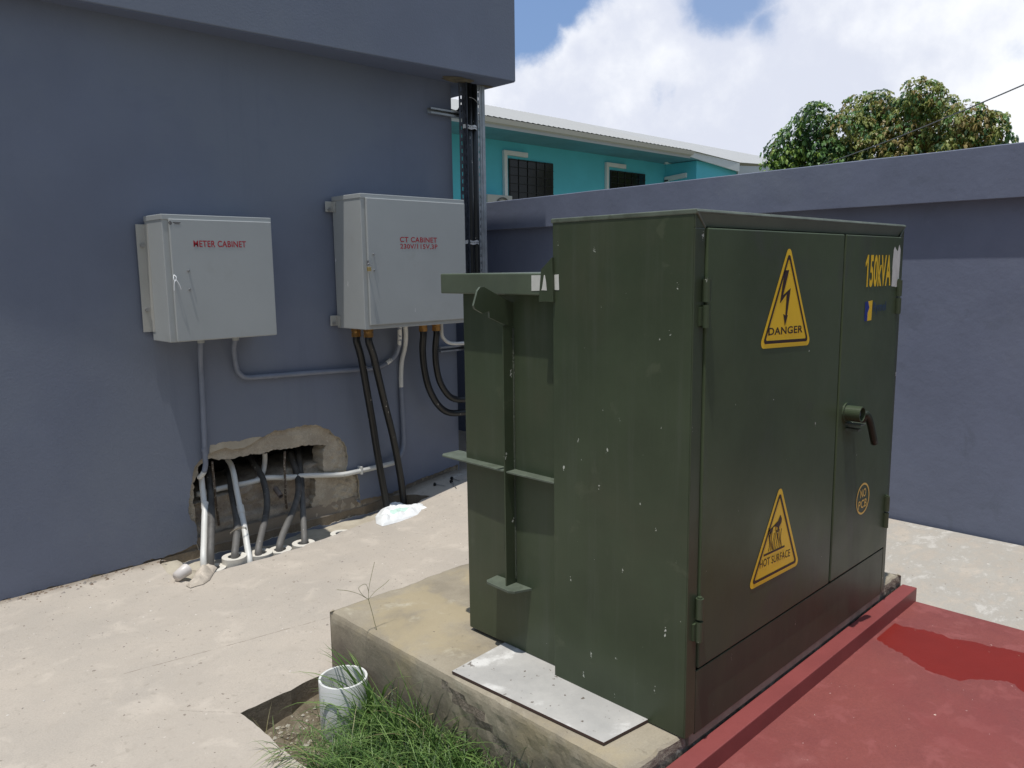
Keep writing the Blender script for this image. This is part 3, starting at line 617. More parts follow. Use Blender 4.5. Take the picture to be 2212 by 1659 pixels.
# rough lower face, ledge and dark cavity
mb = MB(); rows = []
tops = [(1.62, .22), (1.9, .25), (2.15, .30), (2.4, .33), (2.62, .345), (2.70, .35), (3.0, .35)]
def topz(x):
    for (a_, b_), (c_, d_) in zip(tops, tops[1:]):
        if a_ <= x <= c_: return b_+(d_-b_)*(x-a_)/(c_-a_)
    return .36
NX, NZ = 90, 46
for i in range(NX+1):
    x = 1.62+i*(1.3/NX); tz = topz(x)+.02*noise.noise(Vector((x*9, 0, 1)))
    for j in range(NZ+1):
        z = -.15+(tz+.15)*j/NZ
        d_ = .045*noise.noise(Vector((x*4, z*4, 3)))+.035*abs(noise.noise(Vector((x*11, z*11, 3))))+.014*noise.noise(Vector((x*33, z*33, 3)))
        y = WY+.085+d_*(.3+.7*min(1, max(0, (z-.08)/.12))) - (.03 if z < .12 else 0)
        rows.append(Vector((x, y, z)))
    rows.append(Vector((x, 4.95, tz+.01)))
m_ = NZ+2
mb.add(rows, [(i*m_+j, (i+1)*m_+j, (i+1)*m_+j+1, i*m_+j+1) for i in range(NX) for j in range(m_-1)])
mb.build('broken_foundation', M['rubble'], B, smooth=True)
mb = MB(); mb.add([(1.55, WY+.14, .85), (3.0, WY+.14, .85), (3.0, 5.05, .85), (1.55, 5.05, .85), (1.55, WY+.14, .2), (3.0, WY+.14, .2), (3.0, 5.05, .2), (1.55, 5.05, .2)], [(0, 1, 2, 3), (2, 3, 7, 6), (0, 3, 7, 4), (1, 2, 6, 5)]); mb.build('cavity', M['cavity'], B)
# side wall, upper band, soffit
mb = MB(); mb.box((3.60, WY+.03, .90), (3.8148, 9, 2.91)); mb.box((3.66, WY+.15, -.2), (3.8148, 9, .90)); mb.build('side_wall', M['wall'], B)
SZ = 2.90; fr = [(-4.0, 4.44), (-1.5, 4.43), (1.4, 4.335), (4.15, 4.135), (4.15, 9.2), (-4.0, 9.2)]
mb = MB(); mb.prism([(x, y, SZ+.004) for x, y in fr], (0, 0, 1.35)); mb.build('roof_band', M['wall'], B, bevel=.006)
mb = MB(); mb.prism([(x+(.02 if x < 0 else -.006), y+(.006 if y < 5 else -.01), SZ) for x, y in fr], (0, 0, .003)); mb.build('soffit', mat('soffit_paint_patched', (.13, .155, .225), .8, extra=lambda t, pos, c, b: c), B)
for (x, y, r, s) in ((3.78, 4.34, .10, 1), (4.07, 4.36, .05, 2)):
    pl = [(x+r*(1+.35*noise.noise(Vector((cos(a)*2+s, sin(a)*2, s))))*cos(a)*1.3, y+r*.7*(1+.35*noise.noise(Vector((sin(a)*2, cos(a)*2+s, s))))*sin(a)) for a in [2*pi*k/24 for k in range(24)]]
    mb = MB(); mb.add([(min(a_, 4.14), b_, SZ-.003) for a_, b_ in pl], [tuple(range(24))]); mb.build('bare_soffit_patch', mat('soffit_bare_%d' % s, (.20, .17, .11), .9, var=.5, vscale=14), B)
# ================================================================== BOUNDARY WALL
W = empty('boundary_wall', (4.8, 3, .1), 'blue-grey rendered boundary wall with a projecting top band, behind the transformer', 'wall')
mb = MB(); mb.box((4.66, -6, -.1), (4.86, 12, 2.12)); mb.build('wall_face', M['wallb'], W)
mb = MB(); vv = []; n = 90
for i in range(n+1):
    y = -6+18*i/n; z1 = 2.179-.0092*(y-1.08)+.003*noise.noise(Vector((y*3, 0, 0))); x0 = 4.60+.002*noise.noise(Vector((y*2, 4, 0)))
    vv.append([(x0, y, 1.918+.002*noise.noise(Vector((y*5, 9, 0)))), (x0, y, z1-.004), (x0+.004, y, z1), (4.95, y, z1), (4.95, y, 1.918)])
mb.add([p for r in vv for p in r], [(i*5+j, (i+1)*5+j, (i+1)*5+(j+1) % 5, i*5+(j+1) % 5) for i in range(n) for j in range(5)]+[(0, 1, 2, 3, 4), tuple(n*5+k for k in range(5))])
mb.build('coping_band', M['wallb'], W)
# ================================================================== HOUSE BEHIND
HY = 16.87
def h(x, y, Y=HY): return on(x, y, 1, Y)
c0 = h(900, 280); cr = h(1437, 351); SOF = 5.22
H = empty('house', (20, 20, -.3), 'turquoise house with a white sheet roof beyond the boundary wall', 'house')
YE = on(1043, 272, 2, SOF).y
mb = MB(); mb.box((c0.x-6, HY, -.3), (cr.x, HY+7, SOF)); mb.build('wall', M['turq'], H)
wy0 = on(1490, 343, 0, cr.x).y; wy0 = YE+.1
mb = MB(); mb.box((cr.x, wy0, -.3), (on(1594, 370, 1, wy0).x, HY+7, SOF-.02)); mb.build('wing_wall', M['turq'], H)
xr = on(1490, 338, 1, YE).x
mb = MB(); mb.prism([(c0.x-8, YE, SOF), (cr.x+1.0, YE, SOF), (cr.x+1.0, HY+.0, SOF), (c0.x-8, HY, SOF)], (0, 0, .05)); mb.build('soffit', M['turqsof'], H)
zg0 = on(1043, 262, 1, YE-.02).z; zg1 = on(1043, 249.5, 1, YE-.14).z
mb = MB(); mb.box((c0.x-8, YE-.02, SOF+.0), (xr, YE+.0, SOF+.24)); mb.build('fascia_board', M['wingrey'], H)
mb = MB(); gx0, gx1 = c0.x-8, xr+.05
mb.prism([(gx0, YE-.02, zg0-.02), (gx0, YE-.11, zg0), (gx0, YE-.15, zg1), (gx0, YE-.13, zg1), (gx0, YE-.095, zg0+.02), (gx0, YE-.02, zg0+.02)], (gx1-gx0, 0, 0)); mb.build('gutter', M['gutter'], H)
YR2 = YE+5.5; zr = on(1043, 226, 1, YR2).z; xr2 = on(1700, 352, 1, YR2).x+.3
mb = MB(); ze = zg1+.03
A_ = Vector((gx0, YE-.08, ze)); Bp = Vector((gx1, YE-.08, ze)); Rr0 = Vector((gx0, YR2, zr)); 
pB = on(1598, 352.6, 1, YE-.02); pC = on(1597, 371, 1, YE-.02); pA = on(1490, 325, 1, YE-.02); pA2 = on(1490, 338.5, 1, YE-.02); pD = on(1702, 358.6, 1, YE+2.5)
nr = 90
xs = [gx0+(gx1-gx0)*i/nr for i in range(nr+1)]
for i in range(nr):
    x, x2 = xs[i], xs[i+1]; hh = .02
    mb.add([(x, YE-.08, ze), (x+.03, YE-.08, ze+hh), (x2, YE-.08, ze), (x, YR2, zr), (x+.03, YR2, zr+hh), (x2, YR2, zr)], [(0, 1, 4, 3), (1, 2, 5, 4)])
mb.add([Bp, pB+Vector((0, 0, .03)), pD, Vector((xr2, YR2, zr-.05)), Vector((gx1, YR2, zr))], [(0, 1, 2, 3, 4)])
mb.add([Rr0, Vector((xr2, YR2, zr-.05)), Vector((xr2, YR2+6, zr-2)), Vector((gx0, YR2+6, zr-2))], [(0, 1, 2, 3)])
mb.build('roof', M['roof'], H)
mb = MB(); mb.prism([pA, pB, pC, pA2], (0, .06, 0)); mb.build('gable_board', M['white'], H)
mb = MB(); mb.prism([pB+Vector((0, .06, -.08)), pD+Vector((0, 0, -.06)), Vector((pD.x, pD.y, 2)), Vector((pC.x, pC.y+.1, 2))], (0, .1, 0)); mb.build('end_wall', M['wingrey'], H)
def hwin(x0, y0, x1, y1, zb):
    a = h(x0, y0); b = h(x1, y1); wx0, wx1, z1 = a.x, b.x, (a.z+b.z)/2
    mb = MB(); mb.box((wx0, HY-.04, zb), (wx1, HY+.01, z1)); wn = mb.build('window', M['grille'], H)
    mb = MB(); mb.box((wx0+.04, HY-.045, zb+.04), (wx1-.04, HY-.041, z1-.04)); mb.build('pane', M['glass'], wn)
    mb = MB()
    for k in range(1, 5): xx = wx0+(wx1-wx0)*k/5; mb.box((xx-.007, HY-.065, zb), (xx+.007, HY-.05, z1))
    for k in range(1, 6): zz = zb+(z1-zb)*k/6; mb.box((wx0, HY-.066, zz-.007), (wx1, HY-.064, zz+.007))
    mb.build('window_grille', M['grille'], wn)
hwin(1097.5, 343.5, 1193, 352.5, 3.35); hwin(1317, 367, 1392, 377, 3.55)
def ltrim(vx, ytop, xend, yend, zb):
    a = h(vx, ytop, HY-.08); b = h(xend, yend, HY-.08); t_ = .125
    mb = MB(); mb.prism([(a.x, HY-.1, zb), (a.x+t_, HY-.1, zb), (a.x+t_, HY-.1, a.z-t_), (b.x, HY-.1, a.z-t_*1.1), (b.x, HY-.1, a.z), (a.x, HY-.1, a.z)], (0, .1, 0)); mb.build('window_canopy_trim', M['white'], H, bevel=.01)
ltrim(1088.5, 323.5, 1140, 330, 3.3); ltrim(1310, 350, 1352, 357, 3.5)
xw = cr.x-.01; a = on(1438, 383, 0, xw); b = on(1484, 373.5, 0, xw)
mb = MB(); mb.prism([(xw-.08, a.y, a.z-.16), (xw-.08, b.y, b.z-.16), (xw-.08, b.y, b.z), (xw-.08, a.y, a.z)], (.08, 0, 0)); mb.box((xw-.08, a.y-.16, 3.4), (xw, a.y, a.z-.1)); mb.build('window_canopy_trim', M['white'], H)
p = h(1443, 351.5, HY-.12); mb = MB(); mb.box((p.x-.12, p.y-.1, p.z-.05), (p.x+.12, p.y+.1, p.z+.06)); mb.tube([p+Vector((-.12, -.05, -.02)), p+Vector((-.42, -.2, 0))], .06, 10); mb.tube([p+Vector((.1, -.05, -.02)), p+Vector((.32, -.35, .02))], .06, 10)
tag(mb.build('security_camera', M['white']), 'small white twin security camera under the eave of the turquoise house', 'security camera')
a = on(1053, 419, 1, HY-.55); b = on(1107, 419, 1, HY-.55)
AC = empty('air_conditioner', (a.x+.5, HY-.3, 2.9), 'cream outdoor air conditioner unit below the first turquoise house window', 'air conditioner')
mb = MB(); mb.box((a.x, HY-.55, a.z-.75), (b.x, HY-.15, a.z)); mb.build('casing', mat('ac_casing', (.50, .49, .45), .6), AC, bevel=.02)
mb = MB()
cxx, czz = a.x+(b.x-a.x)*.60, a.z-.36
mb.ring((cxx, HY-.552, czz), .30, .27, .02, 32, 'Y')
for k in range(5): mb.ring((cxx, HY-.556, czz), .25-.05*k, .244-.05*k, .008, 28, 'Y')
mb.build('fan_grille', mat('ac_grille', (.09, .09, .085), .7), AC)
# ================================================================== ELECTRICAL CABINETS
def cabinet(name, x0, x1, yf, z0, z1, lip, label, dx0, dx1, dz0, dz1):
    E_ = empty(name, ((x0+x1)/2, WY, z0), label, 'cabinet')
    mb = MB(); mb.box((x0, yf, z0), (x1, WY-.018, z1-.02)); mb.build('cabinet_box', M['cab'], E_, bevel=.004, seg=3)
    mb = MB(); mb.box((x0-.003, yf-.004, z1-.028), (x1+.003, WY-.016, z1)); mb.build('rain_cap', M['cab'], E_, bevel=.003)
    mb = MB(); mb.box((dx0, yf-.018, dz0), (dx1, yf-.001, dz1)); d_ = mb.build('door', M['cab'], E_, bevel=.004, seg=3)
    return E_, d_
MC, md_ = cabinet('meter_cabinet', 1.636, 2.240, 4.20, 1.237, 1.898, .02, 'smaller grey wall cabinet lettered METER CABINET in red', 1.668, 2.236, 1.240, 1.874)
mb = MB(); mb.box((1.588, WY-.024, 1.285), (1.6335, WY-.018, 1.855)); mb.box((1.6335, WY-.06, 1.285), (1.6365, WY-.018, 1.855)); fl = mb.build('mounting_flange', M['cabside'], MC)
for z in (1.745, 1.405):
    mb = MB(); mb.tube([(1.612, WY-.024, z), (1.612, WY-.034, z)], .011, 6); mb.build('bolt', M['steel'], fl)
def wtext(s, x, z, size, width, dpar, yf, mt='redtext', bold=.02, ysp=1): return text(s, 'lettering', M[mt], dpar, (x, yf, z), (1, 0, 0), (0, 0, 1), size, width, bold, .0012, ysp)
wtext('METER CABINET', 1.786, 1.732, .034, .292, md_, 4.182, bold=.016)
a = [on((400+x*.4822)*.576, (650+y*.4822)*.576, 1, 4.17) for x, y in ((644, 758), (653, 903), (532, 820), (500, 385))]
for p in a[:2]:
    mb = MB(); mb.tube([(p.x, 4.182, p.z), (p.x, 4.172, p.z)], [.0065, .005], 10); mb.build('screw', M['steel'], md_)
mb = MB(); p = a[2]; mb.tube(sm([(p.x, 4.182, p.z+.02), (p.x+.006, 4.168, p.z+.008), (p.x, 4.168, p.z-.012), (p.x-.006, 4.172, p.z), (p.x, 4.182, p.z+.02)]), .0022, 6)
mb.tube(sm([(p.x-.01, 4.165, p.z-.06), (p.x-.008, 4.16, p.z-.02), (p.x+.002, 4.16, p.z-.008), (p.x+.016, 4.16, p.z-.03), (p.x+.026, 4.165, p.z-.055)]), .0026, 6); mb.build('wire_tie', M['white'], md_)
mb = MB(); p = a[3]; mb.ring((p.x, 4.1815, p.z), .0085, .006, .0008, 20, 'Y'); mb.ring((p.x, 4.1815, p.z), .0035, .001, .0008, 12, 'Y')
for k, (w_, zz) in enumerate(((.04, .003), (.026, -.003))): mb.box((p.x+.014+k*.008, 4.1808, p.z+zz-.0014), (p.x+.014+k*.008+w_, 4.1815, p.z+zz+.0014))
mb.build('maker_mark', M['ink'], md_)
CC, cd_ = cabinet('ct_cabinet', 2.795, 3.622, 4.12, 1.235, 2.060, .02, 'larger grey wall cabinet lettered CT CABINET 230V/115V,3P in red', 2.826, 3.617, 1.262, 2.034)
for z in (2.0, 1.285):
    mb = MB(); mb.box((2.742, WY-.024, z-.035), (2.7935, WY-.019, z+.03)); mb.box((2.788, WY-.06, z-.035), (2.7935, WY-.024, z+.03)); lug_ = mb.build('mounting_lug', M['cabside'], CC, bevel=.004)
    mb = MB(); mb.tube([(2.765, WY-.024, z-.02), (2.765, WY-.034, z-.02)], .011, 6); mb.build('bolt', M['steel'], lug_)
wtext('CT CABINET', 3.068, 1.772, .033, .300, cd_, 4.102, bold=.016)
wtext('230V/115V,3P', 3.069, 1.727, .034, .302, cd_, 4.102, bold=.012)
a = [on((1150+x*.3918)*.576, (650+y*.3918)*.576, 1, 4.09) for x, y in ((650, 774), (657, 928), (590, 880), (590, 915))]
for p in a[:2]:
    mb = MB(); mb.tube([(p.x, 4.102, p.z), (p.x, 4.092, p.z)], [.006, .0045], 10); mb.build('screw', M['steel'], cd_)
p = a[2]; mb = MB(); mb.box((p.x-.004, 4.08, p.z-.002), (p.x-.001, 4.102, p.z+.028)); mb.build('hasp', M['steel'], cd_)
p = a[3]; PL = empty('padlock', (p.x, 4.08, p.z-.02), 'small brass padlock hanging on the CT cabinet door', 'padlock')
mb = MB(); mb.box((p.x-.012, 4.074, p.z-.014), (p.x+.012, 4.088, p.z+.012)); mb.build('lock_body', M['brasslock'], PL, bevel=.002)
mb = MB(); mb.tube([(p.x-.008, 4.081, p.z+.010)]+[(p.x-.008*cos(t), 4.081, p.z+.024+.010*sin(t)) for t in [pi*k/8 for k in range(9)]]+[(p.x+.008, 4.081, p.z+.010)], .0022, 8); mb.build('shackle', M['steel'], PL)
# ================================================================== CONDUITS, CABLES
def z3(x, y, Y): return on(633.6+.2778*x, 662.4+.2778*y, 1, Y)
def d4(x, y, Y): return on(345.6+.2604*x, 864+.2604*y, 1, Y)
def pipe(name, pts, r, mt, label, cat, group=None, k=7, n=14):
    mb = MB(); mb.tube(sm(pts, k), r, n); o = mb.build(name, mt, smooth=True); return tag(o, label, cat, group)
def Pp(lst, Y=WY-.014): return [on(x, y, 1, Y) for x, y in lst]
# meter cabinet drop
D1 = empty('conduit', tuple(on(434, 985, 1, 4.42)), 'grey painted conduit running straight down from the meter cabinet into the wall hole', 'conduit')
cpt = on(434, 742, 1, 4.30); ytop = 1.239
top = Vector((on(434, 738, 1, 4.38).x, 4.38, 1.238))
mb = MB(); mb.tube([top, top-Vector((0, 0, .03))], .019, 16); mb.build('coupling', M['cab'], D1)
mb = MB(); mb.tube(sm([top-Vector((0, 0, .02)), top-Vector((0, -.02, .10)), *Pp([(434, 800), (438, 870), (440.5, 930), (443, 985), (444, 1003)], 4.425), on(441, 1019, 1, 4.43)]), .0148, 14); mb.build('painted_run', M['pvcgrey'], D1, smooth=True)
mb = MB(); mb.tube(sm([on(441, 1019, 1, 4.43), on(435, 1028, 1, 4.45), on(430, 1031, 1, 4.47)], 5), .0149, 14); mb.build('bare_white_end', M['pvcwhite'], D1, smooth=True)
for yy in (968,): mb = MB(); q0, q1 = on(441.3, yy, 1, 4.425), on(441.8, yy+7, 1, 4.425); mb.tube([q0, q1], .0165, 14); mb.build('coupling', M['pvcgrey'], D1)
# link between cabinets
top2 = Vector((on(509, 733, 1, 4.38).x, 4.38, 1.238))
D2 = empty('conduit', tuple(top2), 'grey conduit curving from the meter cabinet to the CT cabinet, white at its far end', 'conduit')
mb = MB(); mb.tube([top2, top2-Vector((0, 0, .03))], .019, 16); mb.build('coupling', M['cab'], D2)
lk = [top2-Vector((0, 0, .02)), top2-Vector((0, -.03, .08))]+Pp([(510, 790), (517, 806), (532, 815), (560, 814), (600, 811), (690, 804), (775, 798), (812, 794), (835, 785)], 4.428)
mb = MB(); mb.tube(sm(lk), .0148, 14); mb.build('painted_run', M['pvcgrey'], D2, smooth=True)
mb = MB(); q0, q1 = on(590, 812, 1, 4.428), on(598, 811.4, 1, 4.428); mb.tube([q0, q1], .0165, 14); mb.build('coupling', M['pvcgrey'], D2)
mb = MB(); mb.tube(sm([on(835, 785, 1, 4.428), z3(790, 385, 4.42), z3(820, 310, 4.40), z3(828, 240, 4.36), (z3(828, 180, 4.32).x, 4.32, 1.237)]), .0150, 14); mb.build('bare_white_end', M['pvcpeel'], D2, smooth=True)
# ct conduit down and across into the hole
D3 = empty('conduit', tuple(z3(870, 900, 4.42)), 'white conduit with peeling grey paint dropping from the CT cabinet and turning into the hole', 'conduit')
p0 = Vector((z3(872, 170, 4.30).x, 4.30, 1.237))
mb = MB(); mb.tube(sm([p0, z3(876, 230, 4.33), z3(868, 320, 4.40), z3(845, 420, 4.42), z3(838, 520, 4.428), z3(838, 630, 4.428)]), .0155, 14); mb.build('bare_white_run', M['pvcwhite'], D3, smooth=True)
mb = MB(); mb.tube(sm([z3(838, 625, 4.428), z3(845, 760, 4.428), z3(852, 900, 4.428), z3(856, 1020, 4.428), z3(852, 1090, 4.425), z3(835, 1150, 4.41), z3(780, 1215, 4.40)]), .0158, 14); mb.build('painted_run', M['pvcgrey'], D3, smooth=True)
hz = [z3(780, 1215, 4.40), z3(700, 1236, 4.41), z3(640, 1250, 4.42), z3(560, 1268, 4.425), z3(480, 1285, 4.43), z3(400, 1302, 4.43), z3(300, 1309, 4.45), z3(80, 1315, 4.48), d4(1080, 642, 4.50), d4(900, 645, 4.52), d4(820, 665, 4.53), d4(720, 690, 4.54), d4(600, 712, 4.55), d4(480, 738, 4.56), d4(300, 785, 4.58)]
mb = MB(); mb.tube(sm(hz), .0165, 14); mb.build('bare_white_run', M['pvcwhite'], D3, smooth=True)
mb = MB(); mb.tube([d4(1090, 642, 4.50), d4(1020, 643, 4.505)], .0195, 16); mb.build('coupling', M['pvcwhite'], D3)
mb = MB(); q = z3(520, 1275, 4.43); mb.box((q.x-.006, 4.405, q.z-.022), (q.x+.006, WY, q.z+.03)); mb.build('clip', M['pvcwhite'], D3)
pipe('conduit', [d4(868, 440, 4.60), d4(870, 500, 4.60), d4(862, 570, 4.58), d4(845, 620, 4.56), d4(815, 655, 4.545), d4(790, 672, 4.54)], .0155, M['pvcwhite'], 'short white conduit bend inside the wall hole behind the others', 'conduit')
# lower white pipes in the hole
PW = empty('conduit', tuple(d4(365, 1330, 4.2)), 'white conduit standing at the left edge of the wall hole, down to the slab', 'conduit')
w1 = [d4(338, 610, 4.50), d4(345, 660, 4.49), d4(355, 760, 4.46), d4(368, 860, 4.42), d4(374, 900, 4.40)]
mb = MB(); mb.tube(sm(w1), .0165, 14); mb.build('upper_run', M['pvcwhite'], PW, smooth=True)
mb = MB(); mb.tube([d4(372, 850, 4.42), d4(375, 905, 4.40)], .0205, 16); mb.build('coupling', M['pvcwhite'], PW)
mb = MB(); e = d4(362, 1330, 4.13); mb.tube(sm([d4(374, 900, 4.40), d4(370, 1020, 4.33), d4(366, 1180, 4.22), e, e+Vector((0, 0, -.12))]), .0180, 14); mb.build('lower_run', M['pvcwhite'], PW, smooth=True)
PW2 = empty('conduit', tuple(d4(745, 1340, 4.08)), 'white conduit leaning across the middle of the wall hole, tied with wire', 'conduit')
mb = MB(); mb.tube(sm([d4(560, 495, 4.60), d4(590, 540, 4.56), d4(613, 620, 4.50), d4(635, 740, 4.44), d4(658, 860, 4.38), d4(668, 905, 4.35)]), .0165, 14); mb.build('upper_run', M['pvcwhite'], PW2, smooth=True)
mb = MB(); mb.tube([d4(665, 880, 4.36), d4(678, 945, 4.32)], .0205, 16); mb.build('coupling', M['pvcwhite'], PW2)
mb = MB(); e = d4(745, 1345, 4.08); mb.tube(sm([d4(674, 930, 4.33), d4(700, 1060, 4.25), d4(722, 1200, 4.17), e, e+Vector((0, 0, -.1))]), .0180, 14); mb.build('lower_run', M['pvcwhite'], PW2, smooth=True)
mb = MB()
for k in range(3): mb.tube(sm([d4(580, 1105+k*6, 4.2), d4(620, 1075+k*4, 4.22), d4(665, 1055+k*6, 4.2), d4(700, 1052+k*7, 4.19), d4(718, 1062+k*7, 4.2)]), .0016, 5)
mb.build('binding_wire', M['wood'], PW2)
# collars round the ducts
cgroup = 'cream pipe collars set in the slab'
cl = [((461, 1226), .0, 'cream collar nearest the crumpled paper, half filled with debris', None), ((506, 1201), .055, 'tallest cream collar, left of the leaning white conduit', None),
      ((563, 1193), .035, 'cream collar just right of the leaning white conduit', None), ((605, 1186), .030, 'fourth cream collar from the left, with a leaning duct', None),
      ((655.5, 1172), .040, 'cream collar at the right side of the wall hole, round an upright duct', None), ((737, 1151), .006, 'empty half buried cream collar, rightmost of the row', None)]
csp = []
for (x, y), zt, lab, _ in cl:
    c = on(x, y, 1, 4.125); zt = c.z; csp.append(Vector((c.x, c.y, zt)))
    E_ = empty('pipe_collar', (c.x, c.y, -.06), lab, 'pipe collar', cgroup)
    mb = MB(); mb.ring((c.x, c.y, -.09), .067, .034, zt+.09, 44); o = mb.build('collar_ring', [M['collar']], E_, bevel=.002)
    mb = MB(); mb.ring((c.x, c.y, -.09), .0338, .001, zt+.06, 30); mb.build('collar_fill', M['cavity'], E_)
# ducts
dg = 'dusty black cable ducts rising into the wall hole'
def duct(lst, foot, r, lab):
    pts = [Vector((foot.x, foot.y, foot.z-.08))]+[d4(*q) for q in lst]
    return pipe('cable_duct', pts, r, M['dusty'], lab, 'duct', dg, 8, 18)
duct([(420, 1270, 4.12), (425, 1100, 4.22), (428, 950, 4.34), (420, 800, 4.46), (405, 660, 4.55), (395, 560, 4.62)], Vector((on(452, 1226, 2, 0).x, 4.12, 0)), .0195, 'dusty black duct standing just right of the left white conduit')
duct([(620, 1285, 4.10), (632, 1160, 4.18), (640, 1030, 4.28), (622, 900, 4.40), (600, 790, 4.48), (585, 680, 4.56), (570, 560, 4.66)], csp[1], .0200, 'dusty black duct rising out of the tallest cream collar')
duct([(815, 1262, 4.10), (845, 1100, 4.20), (875, 980, 4.30), (888, 870, 4.38), (880, 760, 4.45), (850, 650, 4.52), (800, 560, 4.60), (745, 470, 4.70)], csp[2], .0195, 'dusty black duct bending left, from the collar beside the leaning conduit')
duct([(990, 1230, 4.10), (1010, 1140, 4.15), (1055, 1030, 4.22), (1105, 920, 4.30), (1140, 810, 4.38), (1150, 700, 4.45), (1125, 580, 4.53), (1075, 440, 4.64)], csp[3], .0200, 'dusty black duct leaning right from the fourth collar')
duct([(1198, 1165, 4.12), (1192, 1040, 4.22), (1185, 900, 4.32), (1178, 760, 4.42), (1170, 620, 4.50), (1150, 470, 4.60), (1140, 400, 4.68)], csp[4], .0185, 'upright dusty duct at the right of the hole, behind the leaning one')
rg = 'rusty reinforcing bars hanging in the wall hole'
def rebar(lst, lab):
    mb = MB(); P_ = sm([d4(*q) for q in lst], 14); mb.tube(P_, [.0065+.0016*((i % 2)) for i in range(len(P_))], 8); tag(mb.build('reinforcing_bar', M['rebar'], smooth=True), lab, 'rebar', rg)
rebar([(432, 510, 4.49), (442, 620, 4.49), (455, 740, 4.48), (462, 830, 4.49), (475, 930, 4.50), (490, 1040, 4.51)], 'longer rusty reinforcing bar at the left of the wall hole')
rebar([(1036, 425, 4.48), (1032, 560, 4.475), (1040, 700, 4.47), (1042, 820, 4.49), (1052, 900, 4.50)], 'rusty reinforcing bar crossing the white conduit in the middle of the hole')
a, b = d4(958, 735, 4.53), d4(1003, 800, 4.46)
mb = MB(); dd = (b-a).normalized(); q = Vector((0, 0, 1)).rotation_difference(dd); n = 20
vs = []; L_ = (b-a).length
for r_, t_ in ((.017, 0), (.017, L_), (.014, L_), (.014, 0)):
    for k in range(n): vs.append(a+q @ Vector((r_*cos(2*pi*k/n), r_*sin(2*pi*k/n), t_)))
mb.add(vs, [(j*n+k, j*n+(k+1) % n, ((j+1) % 4)*n+(k+1) % n, ((j+1) % 4)*n+k) for j in range(4) for k in range(n)])
tag(mb.build('pipe_stub', mat('grey_brown_pvc', (.22, .18, .16), .6, var=.3, vscale=20)), 'short cut pipe stub poking out of the broken foundation in the hole', 'pipe')
# CT cabinet cables
def gland(x, y, zt, par, r=.033):
    mb = MB(); mb.tube([(x, y, zt), (x, y, zt-.018)], r, 6); mb.tube([(x, y, zt-.018), (x, y, zt-.026)], r*.85, 18); mb.tube([(x, y, zt-.026), (x, y, zt-.052)], r*.97, 6); mb.build('brass_gland', M['brass'], par)
cg = 'black armoured cables under the CT cabinet'
def cable(gx, gy, pts, r, lab):
    E_ = empty('power_cable', (gx, gy, 1.2), lab, 'cable', cg)
    gland(gx, gy, 1.234, E_)
    mb = MB(); mb.tube(sm([Vector((gx, gy, 1.19)), Vector((gx, gy, 1.15))]+pts, 8), r, 18); mb.build('cable_sheath', M['cable'], E_, smooth=True)
g1 = z3(490, 195, 4.28); g2 = z3(585, 205, 4.19); g3 = z3(1010, 170, 4.28); g4 = z3(1112, 165, 4.24)
cable(g1.x, 4.28, [z3(528, 400, 4.30), z3(570, 640, 4.32), z3(612, 880, 4.33), z3(650, 1120, 4.32), z3(690, 1350, 4.30), z3(722, 1520, 4.28), z3(732, 1600, 4.26)], .0235, 'black cable dropping from the CT cabinet, the left of the two straight ones')
cable(g2.x, 4.19, [z3(622, 380, 4.22), z3(660, 540, 4.25), z3(712, 760, 4.29), z3(765, 970, 4.31), z3(808, 1180, 4.32), z3(840, 1370, 4.32), z3(855, 1500, 4.31), z3(862, 1560, 4.30)], .0235, 'black cable dropping from the CT cabinet, the right of the two straight ones')
cable(g3.x, 4.28, [z3(1005, 330, 4.30), z3(1018, 480, 4.31), z3(1050, 620, 4.31), z3(1105, 735, 4.31), z3(1170, 805, 4.30), z3(1240, 828, 4.29), z3(1340, 820, 4.26), z3(1430, 800, 4.22)], .0235, 'black cable looping out lowest from the CT cabinet towards the strut post')
cable(g4.x, 4.24, [z3(1105, 320, 4.26), z3(1110, 450, 4.27), z3(1135, 570, 4.28), z3(1185, 665, 4.28), z3(1245, 715, 4.27), z3(1330, 722, 4.25), z3(1430, 705, 4.22)], .0225, 'black cable looping inside the lowest one towards the strut post')
pipe('conduit', [Vector((z3(1152, 180, 4.30).x, 4.30, 1.235)), z3(1155, 215, 4.31), z3(1172, 250, 4.32), z3(1205, 278, 4.32), z3(1250, 287, 4.31), z3(1330, 284, 4.3), z3(1420, 280, 4.28)], .0125, M['pvcwhite'], 'short white conduit elbow at the right underside of the CT cabinet', 'conduit')
# ================================================================== STRUT POST
v0_ = set(bpy.data.objects)
SP = empty('strut_post', (3.74, 4.15, .4), 'slotted steel post carrying black ducts up to the roof band, beside the CT cabinet', 'post')
def slotted(mb, x0, x1, y0, y1, z0, z1, step=.05, sl=.026, sw=.010, ax=0, off=.5):
    # thin plate with a row of real slots; ax 0: plate spans x, ax 1: spans y
    c = (x0+x1)/2 if ax == 0 else (y0+y1)/2
    def bx(u0, u1, a, b):
        if ax == 0: mb.box((u0, y0, a), (u1, y1, b))
        else: mb.box((x0, u0, a), (x1, u1, b))
    lo, hi = (x0, x1) if ax == 0 else (y0, y1)
    bx(lo, c-sw/2, z0, z1); bx(c+sw/2, hi, z0, z1)
    z = z0
    while z < z1:
        bx(c-sw/2, c+sw/2, z, min(z+step-sl, z1)); z += step
zb, zt = .40, (SZ-.002-1.6)/1.0554+1.6
mb = MB(); slotted(mb, 3.628, 3.668, 4.150, 4.153, zb, zt); slotted(mb, 3.668, 3.671, 4.115, 4.155, zb, zt, ax=1); mb.build('left_channel', M['darksteel'], SP)
